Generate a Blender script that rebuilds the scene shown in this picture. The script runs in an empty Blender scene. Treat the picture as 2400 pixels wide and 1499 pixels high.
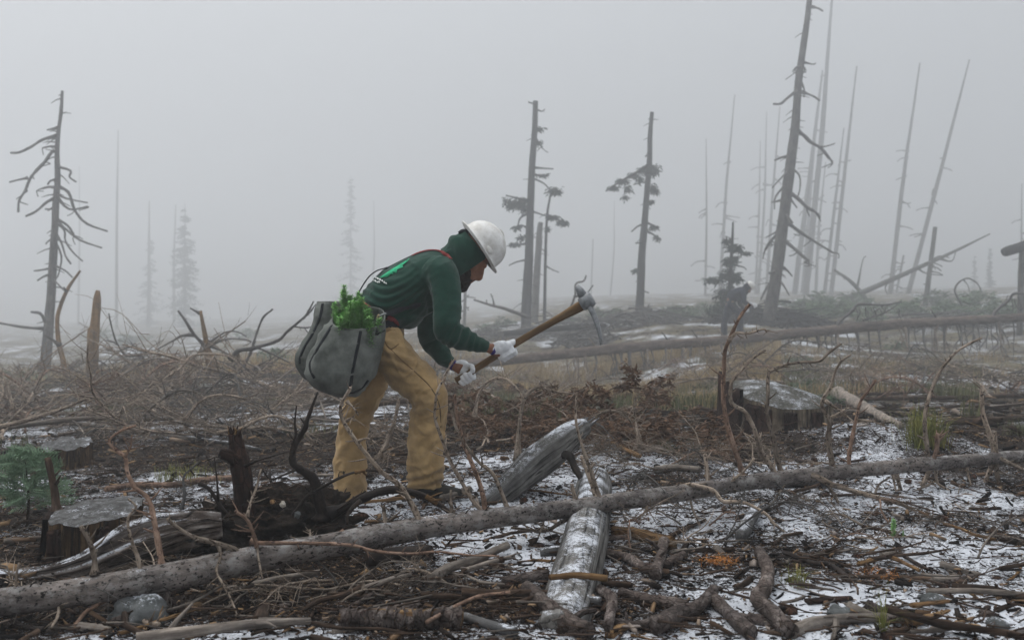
import bpy, bmesh, math, random
import numpy as np
from mathutils import Vector, Matrix
from mathutils.bvhtree import BVHTree

random.seed(7)
rng = np.random.default_rng(7)
sc = bpy.context.scene
C = sc.collection

# ------------------------------------------------------------------ camera, sky, sun, exposure
FPX, CAMH, VH = 2333.33, 0.94, 720.0       # focal length in photo pixels, eye height, horizon row
cam_d = bpy.data.cameras.new('camera')
cam_d.lens = 35.0; cam_d.sensor_width = 36.0
cam_d.shift_y = -(749.5 - VH) / 2400.0
cam_d.clip_start = 0.05; cam_d.clip_end = 2000
cam_d.dof.use_dof = True; cam_d.dof.focus_distance = 4.5; cam_d.dof.aperture_fstop = 4.0
cam = bpy.data.objects.new('camera', cam_d); C.objects.link(cam)
cam.location = (0, 0, CAMH); cam.rotation_euler = (math.radians(90), 0, 0)
sc.camera = cam

SUN_EL, SUN_AZ = 62.0, 300.0
world = bpy.data.worlds.new('World'); sc.world = world; world.use_nodes = True
wn = world.node_tree.nodes; wl = world.node_tree.links
wn.clear()
sky = wn.new('ShaderNodeTexSky'); sky.sky_type = 'NISHITA'; sky.sun_disc = False
sky.sun_elevation = math.radians(SUN_EL); sky.sun_rotation = math.radians(SUN_AZ)
sky.air_density = 1.0; sky.dust_density = 3.0
hs = wn.new('ShaderNodeHueSaturation'); hs.inputs['Saturation'].default_value = 0.10
mixw = wn.new('ShaderNodeMix'); mixw.data_type = 'RGBA'; mixw.inputs[0].default_value = 0.85
mixw.inputs[7].default_value = (7.4, 7.55, 7.8, 1)          # the closed cloud deck
bg = wn.new('ShaderNodeBackground'); bg.inputs['Strength'].default_value = 0.10
wo = wn.new('ShaderNodeOutputWorld')
gtc = wn.new('ShaderNodeTexCoord'); gsep = wn.new('ShaderNodeSeparateXYZ'); wl.new(gtc.outputs['Generated'], gsep.inputs[0])
gpw = wn.new('ShaderNodeMath'); gpw.operation = 'POWER'; gpw.use_clamp = True; gpw.inputs[1].default_value = 1.5; wl.new(gsep.outputs[2], gpw.inputs[0])
gmr = wn.new('ShaderNodeMapRange'); wl.new(gpw.outputs[0], gmr.inputs[0])           # overcast: brightest overhead
for _k, _v in ((1, 0.0), (2, 1.0), (3, .28), (4, 1.40)): gmr.inputs[_k].default_value = _v
deck = wn.new('ShaderNodeMix'); deck.data_type = 'RGBA'; deck.blend_type = 'MULTIPLY'; deck.inputs[0].default_value = 1; deck.inputs[6].default_value = (8.25, 8.6, 9.0, 1)
wl.new(gmr.outputs[0], deck.inputs[7]); wl.new(deck.outputs[2], mixw.inputs[7])
wl.new(sky.outputs[0], hs.inputs['Color']); wl.new(hs.outputs[0], mixw.inputs[6])
wl.new(mixw.outputs[2], bg.inputs[0]); wl.new(bg.outputs[0], wo.inputs[0])

sun_d = bpy.data.lights.new('sun', 'SUN'); sun_d.energy = 1.4; sun_d.angle = math.radians(40); sun_d.color = (1, .97, .93)
sun = bpy.data.objects.new('sun', sun_d); C.objects.link(sun)
_a, _e = math.radians(SUN_AZ), math.radians(SUN_EL)
sd = Vector((math.sin(_a) * math.cos(_e), math.cos(_a) * math.cos(_e), math.sin(_e)))
sun.rotation_euler = sd.to_track_quat('Z', 'Y').to_euler()

sc.view_settings.view_transform = 'Standard'; sc.view_settings.look = 'None'
sc.view_settings.exposure = 0.45; sc.view_settings.gamma = 1.0; sc.view_settings.use_curve_mapping = False
sc.render.engine = 'CYCLES'
sc.cycles.use_denoising = True
sc.cycles.volume_bounces = 3; sc.cycles.max_bounces = 8; sc.cycles.diffuse_bounces = 3; sc.cycles.glossy_bounces = 2
sc.cycles.transmission_bounces = 2; sc.cycles.transparent_max_bounces = 4
sc.cycles.caustics_reflective = False; sc.cycles.caustics_refractive = False

FOG_DENSITY = 0.0103

# ------------------------------------------------------------------ helpers
def V3(*a): return np.array(a, float)
def P(u, v, Y):
    """real place of a point seen at photo pixel u, v and standing Y metres away"""
    return np.array([(u - 1200.0) / FPX * Y, Y, CAMH - (v - VH) / FPX * Y])

def _h(ix, iy, iz, s):
    n = (ix * 374761393 + iy * 668265263 + iz * 1274126177 + s * 974711) & 0xffffffff
    n = ((n ^ (n >> 13)) * 1274126177) & 0xffffffff
    return ((n ^ (n >> 16)) & 0xffff) / 65535.0 * 2 - 1
def vn(p, s=0):
    p = np.asarray(p, float); i = np.floor(p).astype(np.int64); f = p - i; f = f * f * (3 - 2 * f)
    x, y, z = i[..., 0], i[..., 1], i[..., 2]; fx, fy, fz = f[..., 0], f[..., 1], f[..., 2]
    def L(a, b, t): return a + (b - a) * t
    return L(L(L(_h(x, y, z, s), _h(x + 1, y, z, s), fx), L(_h(x, y + 1, z, s), _h(x + 1, y + 1, z, s), fx), fy),
             L(L(_h(x, y, z + 1, s), _h(x + 1, y, z + 1, s), fx), L(_h(x, y + 1, z + 1, s), _h(x + 1, y + 1, z + 1, s), fx), fy), fz)
def fbm(p, o=3, s=0):
    r = 0; a = 1.0; p = np.asarray(p, float)
    for k in range(o): r = r + a * vn(p * (2.03 ** k), s + k * 17); a *= .5
    return r

# --- terrain: thin-plate spline through known ground heights plus hummocks
_ctl = np.array([(-1.8, 2.6, -.10), (0, 2.5, -.02), (1.8, 2.6, -.02), (-1.7, 3.8, -.03), (-.6, 3.7, -.05), (0.3, 3.8, -.03), (2.5, 3.8, -.02),
    (-.42, 4.84, .02), (-.83, 5.1, -.08), (1.2, 5.2, .05), (2.7, 5.4, .0), (-2.5, 5.2, -.08), (1.9, 7, .08), (-3.2, 7, -.14), (4, 7, .03), (-.5, 7.5, -.03),
    (-5, 12, -.33), (0, 12, -.28), (6, 12, -.12), (-8, 18, -.52), (0, 18, -.66), (9, 18, -.3), (-11, 26, -.85), (1, 24, -.9),
    (13, 25, -.35), (-18, 40, -1.25), (0.7, 37, .2), (5, 37, .5), (8.2, 32, .3), (18, 40, .9), (-30, 60, -1.5), (0, 60, .5), (23, 60, 1.5),
    (-50, 100, -1.8), (0, 100, .5), (20, 100, 2.2), (60, 100, 3.2), (-80, 160, -2), (0, 160, 1), (80, 160, 4),
    (-8, -8, -.3), (8, -8, 0), (0, 0, -.08), (-60, 20, -3), (60, 20, 2), (-200, 380, -5), (200, 380, 10), (0, 420, 4), (-300, 0, -5), (300, 0, 5)])
def far(Y):
    return Y if Y <= 9 else 9 + (Y - 9) * 1.25
for _r in _ctl:                             # heights are sighted from the eye, so a farther foot lies farther below or above it
    if 9 < _r[1] < 170 and abs(_r[0]) < 90:
        _s = far(_r[1]) / _r[1]; _r[0] *= _s; _r[1] *= _s; _r[2] = CAMH + (_r[2] - CAMH) * _s
def _U(r2): return np.where(r2 > 1e-12, 0.5 * r2 * np.log(np.maximum(r2, 1e-12)), 0)
_n = len(_ctl); _sx = np.arcsinh(_ctl[:, 0] / 4); _sy = np.arcsinh(_ctl[:, 1] / 6)
_K = _U((_sx[:, None] - _sx) ** 2 + (_sy[:, None] - _sy) ** 2) + np.eye(_n) * .01
_Pm = np.c_[np.ones(_n), _sx, _sy]
_w = np.linalg.solve(np.block([[_K, _Pm], [_Pm.T, np.zeros((3, 3))]]), np.r_[_ctl[:, 2], 0, 0, 0])
def hgt(x, y):
    x = np.asarray(x, float); y = np.asarray(y, float)
    X = np.arcsinh(x / 4); Y = np.arcsinh(y / 6)
    r = _w[_n] + _w[_n + 1] * X + _w[_n + 2] * Y
    for k in range(_n): r = r + _w[k] * _U((X - _sx[k]) ** 2 + (Y - _sy[k]) ** 2)
    q = np.stack([x, y, np.zeros_like(x)], -1)
    far = np.clip((np.abs(y) - 4) / 12, 0, 1)
    r = r + fbm(q / .7, 2, 3) * .022 + fbm(q / .16, 2, 5) * .010 * (1 - .6 * far) + fbm(q / 4.5, 2, 9) * .10 * far
    r = r + .17 * np.exp(-(((x - 2.35) / .75) ** 2 + ((y - 6.3) / .45) ** 2))          # mound before the big stump
    return r
def H(x, y): return float(hgt(np.array([x]), np.array([y]))[0])
def G(u, v, lift=0.0, y0=1.6, y1=70):
    """ground point under photo pixel u, v"""
    ys = np.geomspace(y0, y1, 700); xs = (u - 1200) / FPX * ys; zs = CAMH - (v - VH) / FPX * ys
    d = zs - hgt(xs, ys) - lift
    k = np.argmax(d < 0)
    if d[k] >= 0: k = len(ys) - 1
    return np.array([xs[k], ys[k], zs[k]])

# --- mesh building
W = {}          # world place of every Empty / object that carries parts
def mk_mesh(name, V, Q=None, T=None, tc=None, smooth=True):
    V = np.asarray(V, np.float32).reshape(-1, 3)
    Q = np.zeros((0, 4), np.int32) if Q is None or len(Q) == 0 else np.asarray(Q, np.int32)
    T = np.zeros((0, 3), np.int32) if T is None or len(T) == 0 else np.asarray(T, np.int32)
    me = bpy.data.meshes.new(name)
    me.vertices.add(len(V)); me.vertices.foreach_set('co', V.ravel())
    nl = Q.size + T.size; me.loops.add(nl); me.loops.foreach_set('vertex_index', np.r_[Q.ravel(), T.ravel()])
    me.polygons.add(len(Q) + len(T))
    me.polygons.foreach_set('loop_start', np.r_[np.arange(len(Q)) * 4, Q.size + np.arange(len(T)) * 3].astype(np.int32))
    if smooth: me.polygons.foreach_set('use_smooth', np.ones(len(Q) + len(T), bool))
    me.update(calc_edges=True)
    if tc is not None:
        at = me.attributes.new('tc', 'FLOAT_VECTOR', 'POINT'); at.data.foreach_set('vector', np.asarray(tc, np.float32).ravel())
    return me
class MB:
    def __init__(s): s.V = []; s.Q = []; s.T = []; s.tc = []; s.n = 0
    def add(s, V, Q=None, T=None, tc=None):
        V = np.asarray(V, float); s.V.append(V)
        if Q is not None and len(Q): s.Q.append(np.asarray(Q) + s.n)
        if T is not None and len(T): s.T.append(np.asarray(T) + s.n)
        s.tc.append(V if tc is None else tc); s.n += len(V)
    def arrays(s):
        return (np.concatenate(s.V), np.concatenate(s.Q) if s.Q else None, np.concatenate(s.T) if s.T else None, np.concatenate(s.tc))
    def tube(s, pts, rad, n=8, cap=True, wob=0.0, seed=0, ell=None, side=None, off=None):
        pts = np.asarray(pts, float); k = len(pts); rad = np.broadcast_to(np.asarray(rad, float), (k,))
        t = np.gradient(pts, axis=0); t /= np.linalg.norm(t, axis=1)[:, None] + 1e-12
        ref = np.array([0, 0, 1.0]) if side is None else np.asarray(side, float)
        if side is None and abs(t[0] @ ref) > .9: ref = np.array([1.0, 0, 0])
        a = ref - t[0] * (ref @ t[0]); a /= np.linalg.norm(a); A = [a]
        for i in range(1, k):
            r_ = A[-1] if side is None else ref
            a = r_ - t[i] * (r_ @ t[i]); a /= np.linalg.norm(a) + 1e-12; A.append(a)
        A = np.array(A); B = np.cross(t, A)
        th = np.arange(n) / n * 2 * np.pi + (0 if off is None else off)
        ra = rad[:, None] * np.ones(n); rb = ra
        if ell is not None: rb = np.asarray(ell, float)[:, None] * np.ones(n)
        L = np.r_[0, np.cumsum(np.linalg.norm(np.diff(pts, axis=0), axis=1))]
        if wob:
            q = np.stack([np.cos(th)[None] * 1.3 + 0 * L[:, None], np.sin(th)[None] * 1.3 + 0 * L[:, None], (L / (rad.mean() * 4 + 1e-6))[:, None] + 0 * th[None]], -1)
            f = 1 + wob * fbm(q + seed * 13.7, 3, seed); ra = ra * f; rb = rb * f
        V = pts[:, None] + A[:, None] * (np.cos(th)[None] * ra)[..., None] + B[:, None] * (np.sin(th)[None] * rb)[..., None]
        tc = np.stack([np.cos(th)[None] * rad[:, None], np.sin(th)[None] * rad[:, None], L[:, None] + 0 * th[None]], -1) + np.array([0, 0, seed * 3.1])
        i, j = np.meshgrid(np.arange(k - 1), np.arange(n), indexing='ij'); j2 = (j + 1) % n
        Q = np.stack([i * n + j, i * n + j2, (i + 1) * n + j2, (i + 1) * n + j], -1).reshape(-1, 4)
        V = V.reshape(-1, 3); tc = tc.reshape(-1, 3); T = None
        if cap:
            V = np.r_[V, pts[:1], pts[-1:]]; tc = np.r_[tc, tc[:1] * [0, 0, 1], tc[-1:] * [0, 0, 1]]
            jj = np.arange(n); b = (k - 1) * n
            T = np.r_[np.stack([(jj + 1) % n, jj, 0 * jj + k * n], -1), np.stack([b + jj, b + (jj + 1) % n, 0 * jj + k * n + 1], -1)]
        s.add(V, Q, T, tc)
    def ellipsoid(s, c, ax, M=None, n=16, m=10):
        """ax: three radii along the columns of M"""
        th = np.linspace(0, np.pi, m + 1)[1:-1]; ph = np.arange(n) / n * 2 * np.pi
        X = np.stack([np.sin(th)[:, None] * np.cos(ph), np.sin(th)[:, None] * np.sin(ph), np.cos(th)[:, None] + 0 * ph], -1).reshape(-1, 3)
        X = np.r_[X, [[0, 0, 1], [0, 0, -1]]] * np.asarray(ax)
        if M is not None: X = X @ np.asarray(M).T
        r = m - 1; i, j = np.meshgrid(np.arange(r - 1), np.arange(n), indexing='ij'); j2 = (j + 1) % n
        Q = np.stack([i * n + j, (i + 1) * n + j, (i + 1) * n + j2, i * n + j2], -1).reshape(-1, 4)
        jj = np.arange(n); T = np.r_[np.stack([0 * jj + r * n, jj, (jj + 1) % n], -1), np.stack([0 * jj + r * n + 1, (r - 1) * n + (jj + 1) % n, (r - 1) * n + jj], -1)]
        s.add(X + np.asarray(c), Q, T)
    def build(s, name, mat, parent=None, loc=None, smooth=True):
        V, Q, T, tc = s.arrays()
        o = put(name, mk_mesh_local(name, V, Q, T, tc, parent, loc, smooth), mat, parent, loc)
        return o
def mk_mesh_local(name, V, Q, T, tc, parent, loc, smooth=True):
    base = W[parent.name] if parent is not None else (np.zeros(3) if loc is None else np.asarray(loc, float))
    return mk_mesh(name, V - base, Q, T, tc, smooth)
def put(name, me, mat, parent=None, loc=None):
    o = bpy.data.objects.new(name, me); C.objects.link(o)
    if mat is not None and len(me.materials) == 0: me.materials.append(mat)
    if parent is not None: o.parent = parent; W[o.name] = W[parent.name]
    else:
        o.location = (0, 0, 0) if loc is None else tuple(loc); W[o.name] = np.array(o.location)
    return o
def tag(o, label=None, cat=None, group=None, kind=None):
    if label: o['label'] = label
    if cat: o['category'] = cat
    if group: o['group'] = group
    if kind: o['kind'] = kind
    return o
def thing(name, label, cat, loc, group=None):
    o = bpy.data.objects.new(name, None); C.objects.link(o); o.empty_display_size = .1
    o.location = tuple(loc); W[o.name] = np.asarray(loc, float)
    return tag(o, label, cat, group)
def dup(o, loc, rz=0.0, s=1.0, label=None, group=None, tilt=(0, 0)):
    kids = list(o.children)
    c = o.copy(); C.objects.link(c); c.location = tuple(loc); c.rotation_euler = (tilt[0], tilt[1], rz); c.scale = (s, s, s)
    if label: c['label'] = label
    if group: c['group'] = group
    for ch in kids:
        k = ch.copy(); C.objects.link(k); k.parent = c
        for g in ch.children:
            d = g.copy(); C.objects.link(d); d.parent = k
    return c
def cr(pts, sub=4):
    """smooth curve through points (columns: x y z and any further values)"""
    p = np.asarray(pts, float)
    if len(p) < 3: 
        t = np.linspace(0, 1, sub + 1)[:, None]; return p[:1] * (1 - t) + p[-1:] * t
    q = np.r_[2 * p[:1] - p[1:2], p, 2 * p[-1:] - p[-2:-1]]; out = []
    for i in range(1, len(q) - 2):
        for t in np.arange(sub) / sub:
            a, b, c, d = q[i - 1], q[i], q[i + 1], q[i + 2]
            out.append(.5 * (2 * b + (c - a) * t + (2 * a - 5 * b + 4 * c - d) * t * t + (3 * b - a - 3 * c + d) * t ** 3))
    out.append(p[-1]); return np.array(out)

# ------------------------------------------------------------------ materials
def nodes(name):
    m = bpy.data.materials.new(name); m.use_nodes = True; nt = m.node_tree; nt.nodes.clear()
    out = nt.nodes.new('ShaderNodeOutputMaterial'); b = nt.nodes.new('ShaderNodeBsdfPrincipled')
    nt.links.new(b.outputs[0], out.inputs[0]); b.inputs['Specular IOR Level'].default_value = .08
    return m, nt, b
def N(nt, t, **kw):
    n = nt.nodes.new(t)
    for k, v in kw.items():
        if hasattr(n, k): setattr(n, k, v)
        else: n.inputs[k].default_value = v
    return n
def ramp(nt, src, stops):
    r = nt.nodes.new('ShaderNodeValToRGB'); e = r.color_ramp.elements
    while len(e) < len(stops): e.new(.5)
    for k, (p, c) in enumerate(stops): e[k].position = p; e[k].color = (*c, 1) if len(c) == 3 else c
    nt.links.new(src, r.inputs[0]); return r
def mixc(nt, fac, a, b, mode='MIX'):
    m = nt.nodes.new('ShaderNodeMix'); m.data_type = 'RGBA'; m.blend_type = mode
    for s, v in ((m.inputs[0], fac), (m.inputs[6], a), (m.inputs[7], b)):
        if hasattr(v, 'is_linked'): nt.links.new(v, s)
        elif isinstance(v, (int, float)): s.default_value = v
        else: s.default_value = (*v, 1)
    return m.outputs[2]
def math_(nt, op, a, b=0.0, clamp=False):
    m = nt.nodes.new('ShaderNodeMath'); m.operation = op; m.use_clamp = clamp
    for s, v in ((m.inputs[0], a), (m.inputs[1], b)):
        if hasattr(v, 'is_linked'): nt.links.new(v, s)
        else: s.default_value = v
    return m.outputs[0]
def coords(nt, kind, scale):
    if kind == 'tc': src = N(nt, 'ShaderNodeAttribute', attribute_name='tc').outputs['Vector']
    elif kind == 'pos': src = N(nt, 'ShaderNodeNewGeometry').outputs['Position']
    else: src = N(nt, 'ShaderNodeTexCoord').outputs['Object']
    mp = N(nt, 'ShaderNodeMapping'); nt.links.new(src, mp.inputs[0]); mp.inputs['Scale'].default_value = scale
    return mp.outputs[0]
def noise(nt, vec, scale, detail=4, rough=.6, dist=0):
    n = N(nt, 'ShaderNodeTexNoise', Scale=scale, Detail=detail, Roughness=rough, Distortion=dist); nt.links.new(vec, n.inputs['Vector']); return n.outputs[0]
def bump(nt, b, h, strength, dist):
    n = N(nt, 'ShaderNodeBump', Strength=strength, Distance=dist); nt.links.new(h, n.inputs['Height']); nt.links.new(n.outputs[0], b.inputs['Normal'])
def snow_mask(nt, lo, hi, scale=30, coverage=.5):
    g = N(nt, 'ShaderNodeNewGeometry'); sep = N(nt, 'ShaderNodeSeparateXYZ'); nt.links.new(g.outputs['Normal'], sep.inputs[0])
    up = N(nt, 'ShaderNodeMapRange', interpolation_type='SMOOTHSTEP'); nt.links.new(sep.outputs[2], up.inputs[0])
    up.inputs[1].default_value = lo; up.inputs[2].default_value = hi
    n1 = noise(nt, g.outputs['Position'], scale, 6, .75); n2 = noise(nt, g.outputs['Position'], scale / 6, 2, .5)
    n3 = noise(nt, g.outputs['Position'], scale * 4.5, 4, .7)
    s = math_(nt, 'ADD', math_(nt, 'ADD', math_(nt, 'MULTIPLY', n1, .38), math_(nt, 'MULTIPLY', n2, .30)), math_(nt, 'MULTIPLY', n3, .32))
    mr = N(nt, 'ShaderNodeMapRange', interpolation_type='SMOOTHSTEP'); nt.links.new(s, mr.inputs[0])
    mr.inputs[1].default_value = 1 - coverage - .035; mr.inputs[2].default_value = 1 - coverage + .035
    return math_(nt, 'MULTIPLY', up.outputs[0], mr.outputs[0], True)
SNOW = (.56, .585, .635)
def place_words(x, y):
    """where on the ground something lies, in words one can check against the picture"""
    u = 1200 + x / y * FPX; v = VH + (CAMH + .02) / y * FPX
    side = 'at the far left' if u < 420 else 'left of the middle' if u < 950 else 'near the middle' if u < 1450 else 'right of the middle' if u < 1950 else 'at the far right'
    tv = float(np.interp(u, [0, 400, 800, 1150, 1590, 1970, 2400], [1409, 1350, 1272, 1214, 1155, 1105, 1068]))
    return ('in front of the fallen trunk ' if v > tv else 'just behind the fallen trunk ' if v > tv - 110 else 'well behind the fallen trunk ') + side
def wood(name, dark, mid, light, grain=(55, 55, 4), snow=None, rough=.88, bstr=.7, bdist=.004, lichen=None, spots=None, var=.25, cracks=None, plates=None):
    m, nt, b = nodes(name)
    v = coords(nt, 'tc', grain); n1 = noise(nt, v, 1.0, 6, .65)
    v2 = coords(nt, 'tc', (14, 14, 14)); n2 = noise(nt, v2, 1.0, 5, .7)
    f = math_(nt, 'ADD', math_(nt, 'MULTIPLY', n1, .65), math_(nt, 'MULTIPLY', n2, .35))
    r = ramp(nt, f, [(.33, dark), (.5, mid), (.68, light)]); col = r.outputs[0]
    v7 = coords(nt, 'tc', (7, 7, 2.6)); n7 = noise(nt, v7, 1.0, 4, .6)          # broad uneven weathering
    col = mixc(nt, 1.0, col, ramp(nt, n7, [(.32, (.55, .55, .56)), (.5, (.95, .94, .92)), (.68, (1.3, 1.26, 1.2))]).outputs[0], 'MULTIPLY')
    if spots:
        v3 = coords(nt, 'tc', (90, 90, 60)); n3 = noise(nt, v3, 1.0, 3, .6)
        k = ramp(nt, n3, [(.55, (0, 0, 0)), (.63, (1, 1, 1))]); col = mixc(nt, k.outputs[0], col, spots)
    if lichen:
        v4 = coords(nt, 'tc', (22, 22, 16)); n4 = noise(nt, v4, 1.0, 6, .75)
        k = ramp(nt, n4, [(.52, (0, 0, 0)), (.62, (1, 1, 1))]); col = mixc(nt, k.outputs[0], col, lichen)
    if cracks:                                              # long dark checks along the grain
        v5 = coords(nt, 'tc', cracks); n5 = noise(nt, v5, 1.0, 3, .5, .4); a5 = math_(nt, 'ABSOLUTE', math_(nt, 'SUBTRACT', n5, .5))
        k5 = ramp(nt, a5, [(.0, (0, 0, 0)), (.028, (1, 1, 1))]).outputs[0]; col = mixc(nt, k5, tuple(x * .3 for x in dark), col); f = math_(nt, 'ADD', f, math_(nt, 'MULTIPLY', k5, .5))
    if plates:                                              # scaly bark
        vo = N(nt, 'ShaderNodeTexVoronoi', feature='DISTANCE_TO_EDGE', Scale=1.0); v6 = coords(nt, 'tc', plates); n6 = N(nt, 'ShaderNodeTexNoise', Scale=1.5, Detail=3); nt.links.new(v6, n6.inputs['Vector'])
        nt.links.new(mixc(nt, .22, v6, n6.outputs['Color'], 'ADD'), vo.inputs['Vector'])
        k6 = ramp(nt, vo.outputs['Distance'], [(.0, (.35, .35, .35)), (.10, (1, 1, 1))]).outputs[0]; col = mixc(nt, k6, tuple(x * .45 for x in dark), col); f = math_(nt, 'ADD', f, math_(nt, 'MULTIPLY', k6, .45))
    if var:
        oi = N(nt, 'ShaderNodeObjectInfo'); q = math_(nt, 'ADD', math_(nt, 'MULTIPLY', oi.outputs['Random'], 2 * var), 1 - var)
        cmb = N(nt, 'ShaderNodeCombineXYZ'); [nt.links.new(q, cmb.inputs[i]) for i in range(3)]
        col = mixc(nt, 1.0, col, cmb.outputs[0], 'MULTIPLY')
    if snow: col = mixc(nt, snow_mask(nt, *snow), col, SNOW)
    nt.links.new(col, b.inputs['Base Color']); b.inputs['Roughness'].default_value = rough
    bump(nt, b, f, bstr, bdist); return m
def plain(name, c1, c2, scale=40, rough=.8, bstr=.3, bdist=.002, snow=None, spec=.1, stretch=(1, 1, 1), detail=5, var=0):
    m, nt, b = nodes(name); v = coords(nt, 'obj', stretch); n1 = noise(nt, v, scale, detail, .65)
    col = ramp(nt, n1, [(.35, c1), (.65, c2)]).outputs[0]
    if var:
        oi = N(nt, 'ShaderNodeObjectInfo'); q = math_(nt, 'ADD', math_(nt, 'MULTIPLY', oi.outputs['Random'], 2 * var), 1 - var)
        cmb = N(nt, 'ShaderNodeCombineXYZ'); [nt.links.new(q, cmb.inputs[i]) for i in range(3)]
        col = mixc(nt, 1.0, col, cmb.outputs[0], 'MULTIPLY')
    if snow: col = mixc(nt, snow_mask(nt, *snow), col, SNOW)
    nt.links.new(col, b.inputs['Base Color']); b.inputs['Roughness'].default_value = rough
    b.inputs['Specular IOR Level'].default_value = spec
    bump(nt, b, n1, bstr, bdist); return m
M = {}
M['trunk'] = wood('trunk_bark', (.034, .029, .026), (.14, .122, .114), (.28, .255, .243), (45, 45, 14), spots=(.010, .009, .008), lichen=(.23, .22, .21), snow=(.70, .98, 60, .42), bdist=.003, var=0)
M['branch'] = wood('branch_bark', (.045, .034, .027), (.235, .19, .152), (.47, .40, .335), (70, 70, 16), spots=(.03, .02, .015), var=.3)
M['redbark'] = wood('red_branch_bark', (.04, .026, .019), (.20, .13, .096), (.40, .29, .225), (60, 60, 18), var=.2, spots=(.05, .03, .025))
M['purple'] = wood('flaky_purple_bark', (.02, .016, .014), (.085, .068, .061), (.235, .208, .197), (30, 30, 22), plates=(48, 48, 26), spots=(.025, .015, .013), snow=(.6, 1, 45, .34), bdist=.006, bstr=.9, var=.2)
M['grey'] = wood('weathered_grey_wood', (.025, .024, .023), (.095, .094, .095), (.2, .2, .2), (85, 85, 3), snow=(.62, .95, 36, .47), var=.1, bdist=.003)
M['greybig'] = wood('snowy_grey_wood', (.022, .020, .018), (.105, .102, .098), (.23, .228, .222), (60, 60, 1.6), snow=(.55, 1.0, 62, .485), var=.05, bdist=.006, bstr=.9, cracks=(26, 26, .8))
M['split'] = wood('split_weathered_wood', (.010, .007, .006), (.075, .060, .052), (.27, .25, .24), (60, 60, 2), snow=(.45, .95, 34, .475), var=0, bdist=.008, bstr=1, cracks=(24, 24, .9))
M['tan'] = wood('peeled_tan_wood', (.045, .025, .011), (.155, .09, .042), (.32, .215, .115), (60, 60, 4), var=.25, snow=(.75, 1, 50, .3), cracks=(40, 40, 3))
M['char'] = wood('charred_wood', (.008, .007, .007), (.022, .017, .015), (.06, .045, .036), (50, 50, 9), var=.2, rough=.6, bdist=.006, bstr=.9)
M['charbrown'] = wood('charred_brown_bark', (.006, .005, .005), (.028, .015, .011), (.085, .042, .028), (32, 32, 12), var=0, rough=.65, bdist=.008, bstr=1, plates=(40, 40, 16))
M['brown'] = wood('dark_brown_stick', (.010, .007, .005), (.038, .025, .018), (.11, .076, .056), (60, 60, 10), var=.35, snow=(.7, 1, 50, .33))
M['greystick'] = wood('grey_stick', (.034, .028, .024), (.145, .125, .11), (.33, .295, .26), (70, 70, 8), var=.3, snow=(.7, 1, 50, .35))
M['stumpside'] = wood('stump_side_wood', (.009, .006, .005), (.045, .027, .015), (.17, .112, .058), (42, 42, 3), var=0, bdist=.012, bstr=1, cracks=(22, 22, 1.6))
M['stumpgrey'] = wood('grey_stump_wood', (.025, .02, .016), (.13, .105, .078), (.30, .25, .18), (38, 38, 2.5), var=0, bdist=.014, bstr=1, cracks=(20, 20, 1.2))
M['stumpbark'] = wood('stump_bark', (.008, .005, .005), (.026, .016, .013), (.075, .045, .035), (30, 30, 8), var=0, bdist=.012, bstr=1, plates=(30, 30, 14))
M['farbark'] = wood('grey_tree_bark', (.04, .038, .037), (.10, .096, .093), (.19, .184, .178), (18, 18, 3), var=.12, bdist=.01)
M['darkbark'] = wood('dark_tree_bark', (.012, .0125, .013), (.026, .0265, .027), (.055, .053, .05), (16, 16, 3), var=.05, bdist=.01)
M['orangewood'] = wood('bare_orange_wood', (.08, .045, .018), (.20, .118, .05), (.32, .20, .09), (22, 22, 1.5), var=0, bdist=.01)
M['lowlog'] = wood('long_log_bark', (.035, .026, .022), (.12, .096, .083), (.215, .18, .158), (14, 14, 4), var=0, bdist=.01, spots=(.05, .035, .03))
M['cut'] = plain('snowy_cut_face', (.03, .028, .026), (.12, .12, .12), 45, bstr=.8, bdist=.01, snow=(.3, .85, 90, .425))
M['cutmoss'] = plain('mossy_cut_face', (.035, .034, .028), (.13, .125, .11), 60, bstr=1, bdist=.02, snow=(.6, 1.0, 60, .455))
M['needle'] = plain('green_needles', (.007, .018, .013), (.022, .046, .03), 8, bstr=0, var=.15)
M['fir'] = plain('blue_green_needles', (.09, .16, .10), (.24, .34, .22), 25, bstr=0)
M['seedling'] = plain('fresh_green_needles', (.15, .38, .10), (.38, .64, .24), 30, bstr=0, var=.25)
M['deadneedle'] = plain('dead_brown_needles', (.05, .03, .02), (.17, .10, .062), 14, bstr=0, var=.2)
M['orange'] = plain('orange_needles', (.22, .075, .015), (.42, .17, .035), 40, bstr=0)
M['soil'] = plain('dark_soil', (.006, .005, .004), (.034, .025, .019), 30, .95, 1, .03, detail=9)
M['stone'] = plain('grey_stone', (.045, .05, .05), (.12, .125, .125), 22, .8, .6, .006, snow=(.45, .9, 22, .45), var=.25)
M['palestone'] = plain('pale_stone', (.3, .27, .22), (.5, .46, .4), 30, .8)
M['shrub'] = plain('shrub_leaves', (.05, .085, .045), (.13, .18, .10), 5, bstr=0, var=.2)
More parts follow.
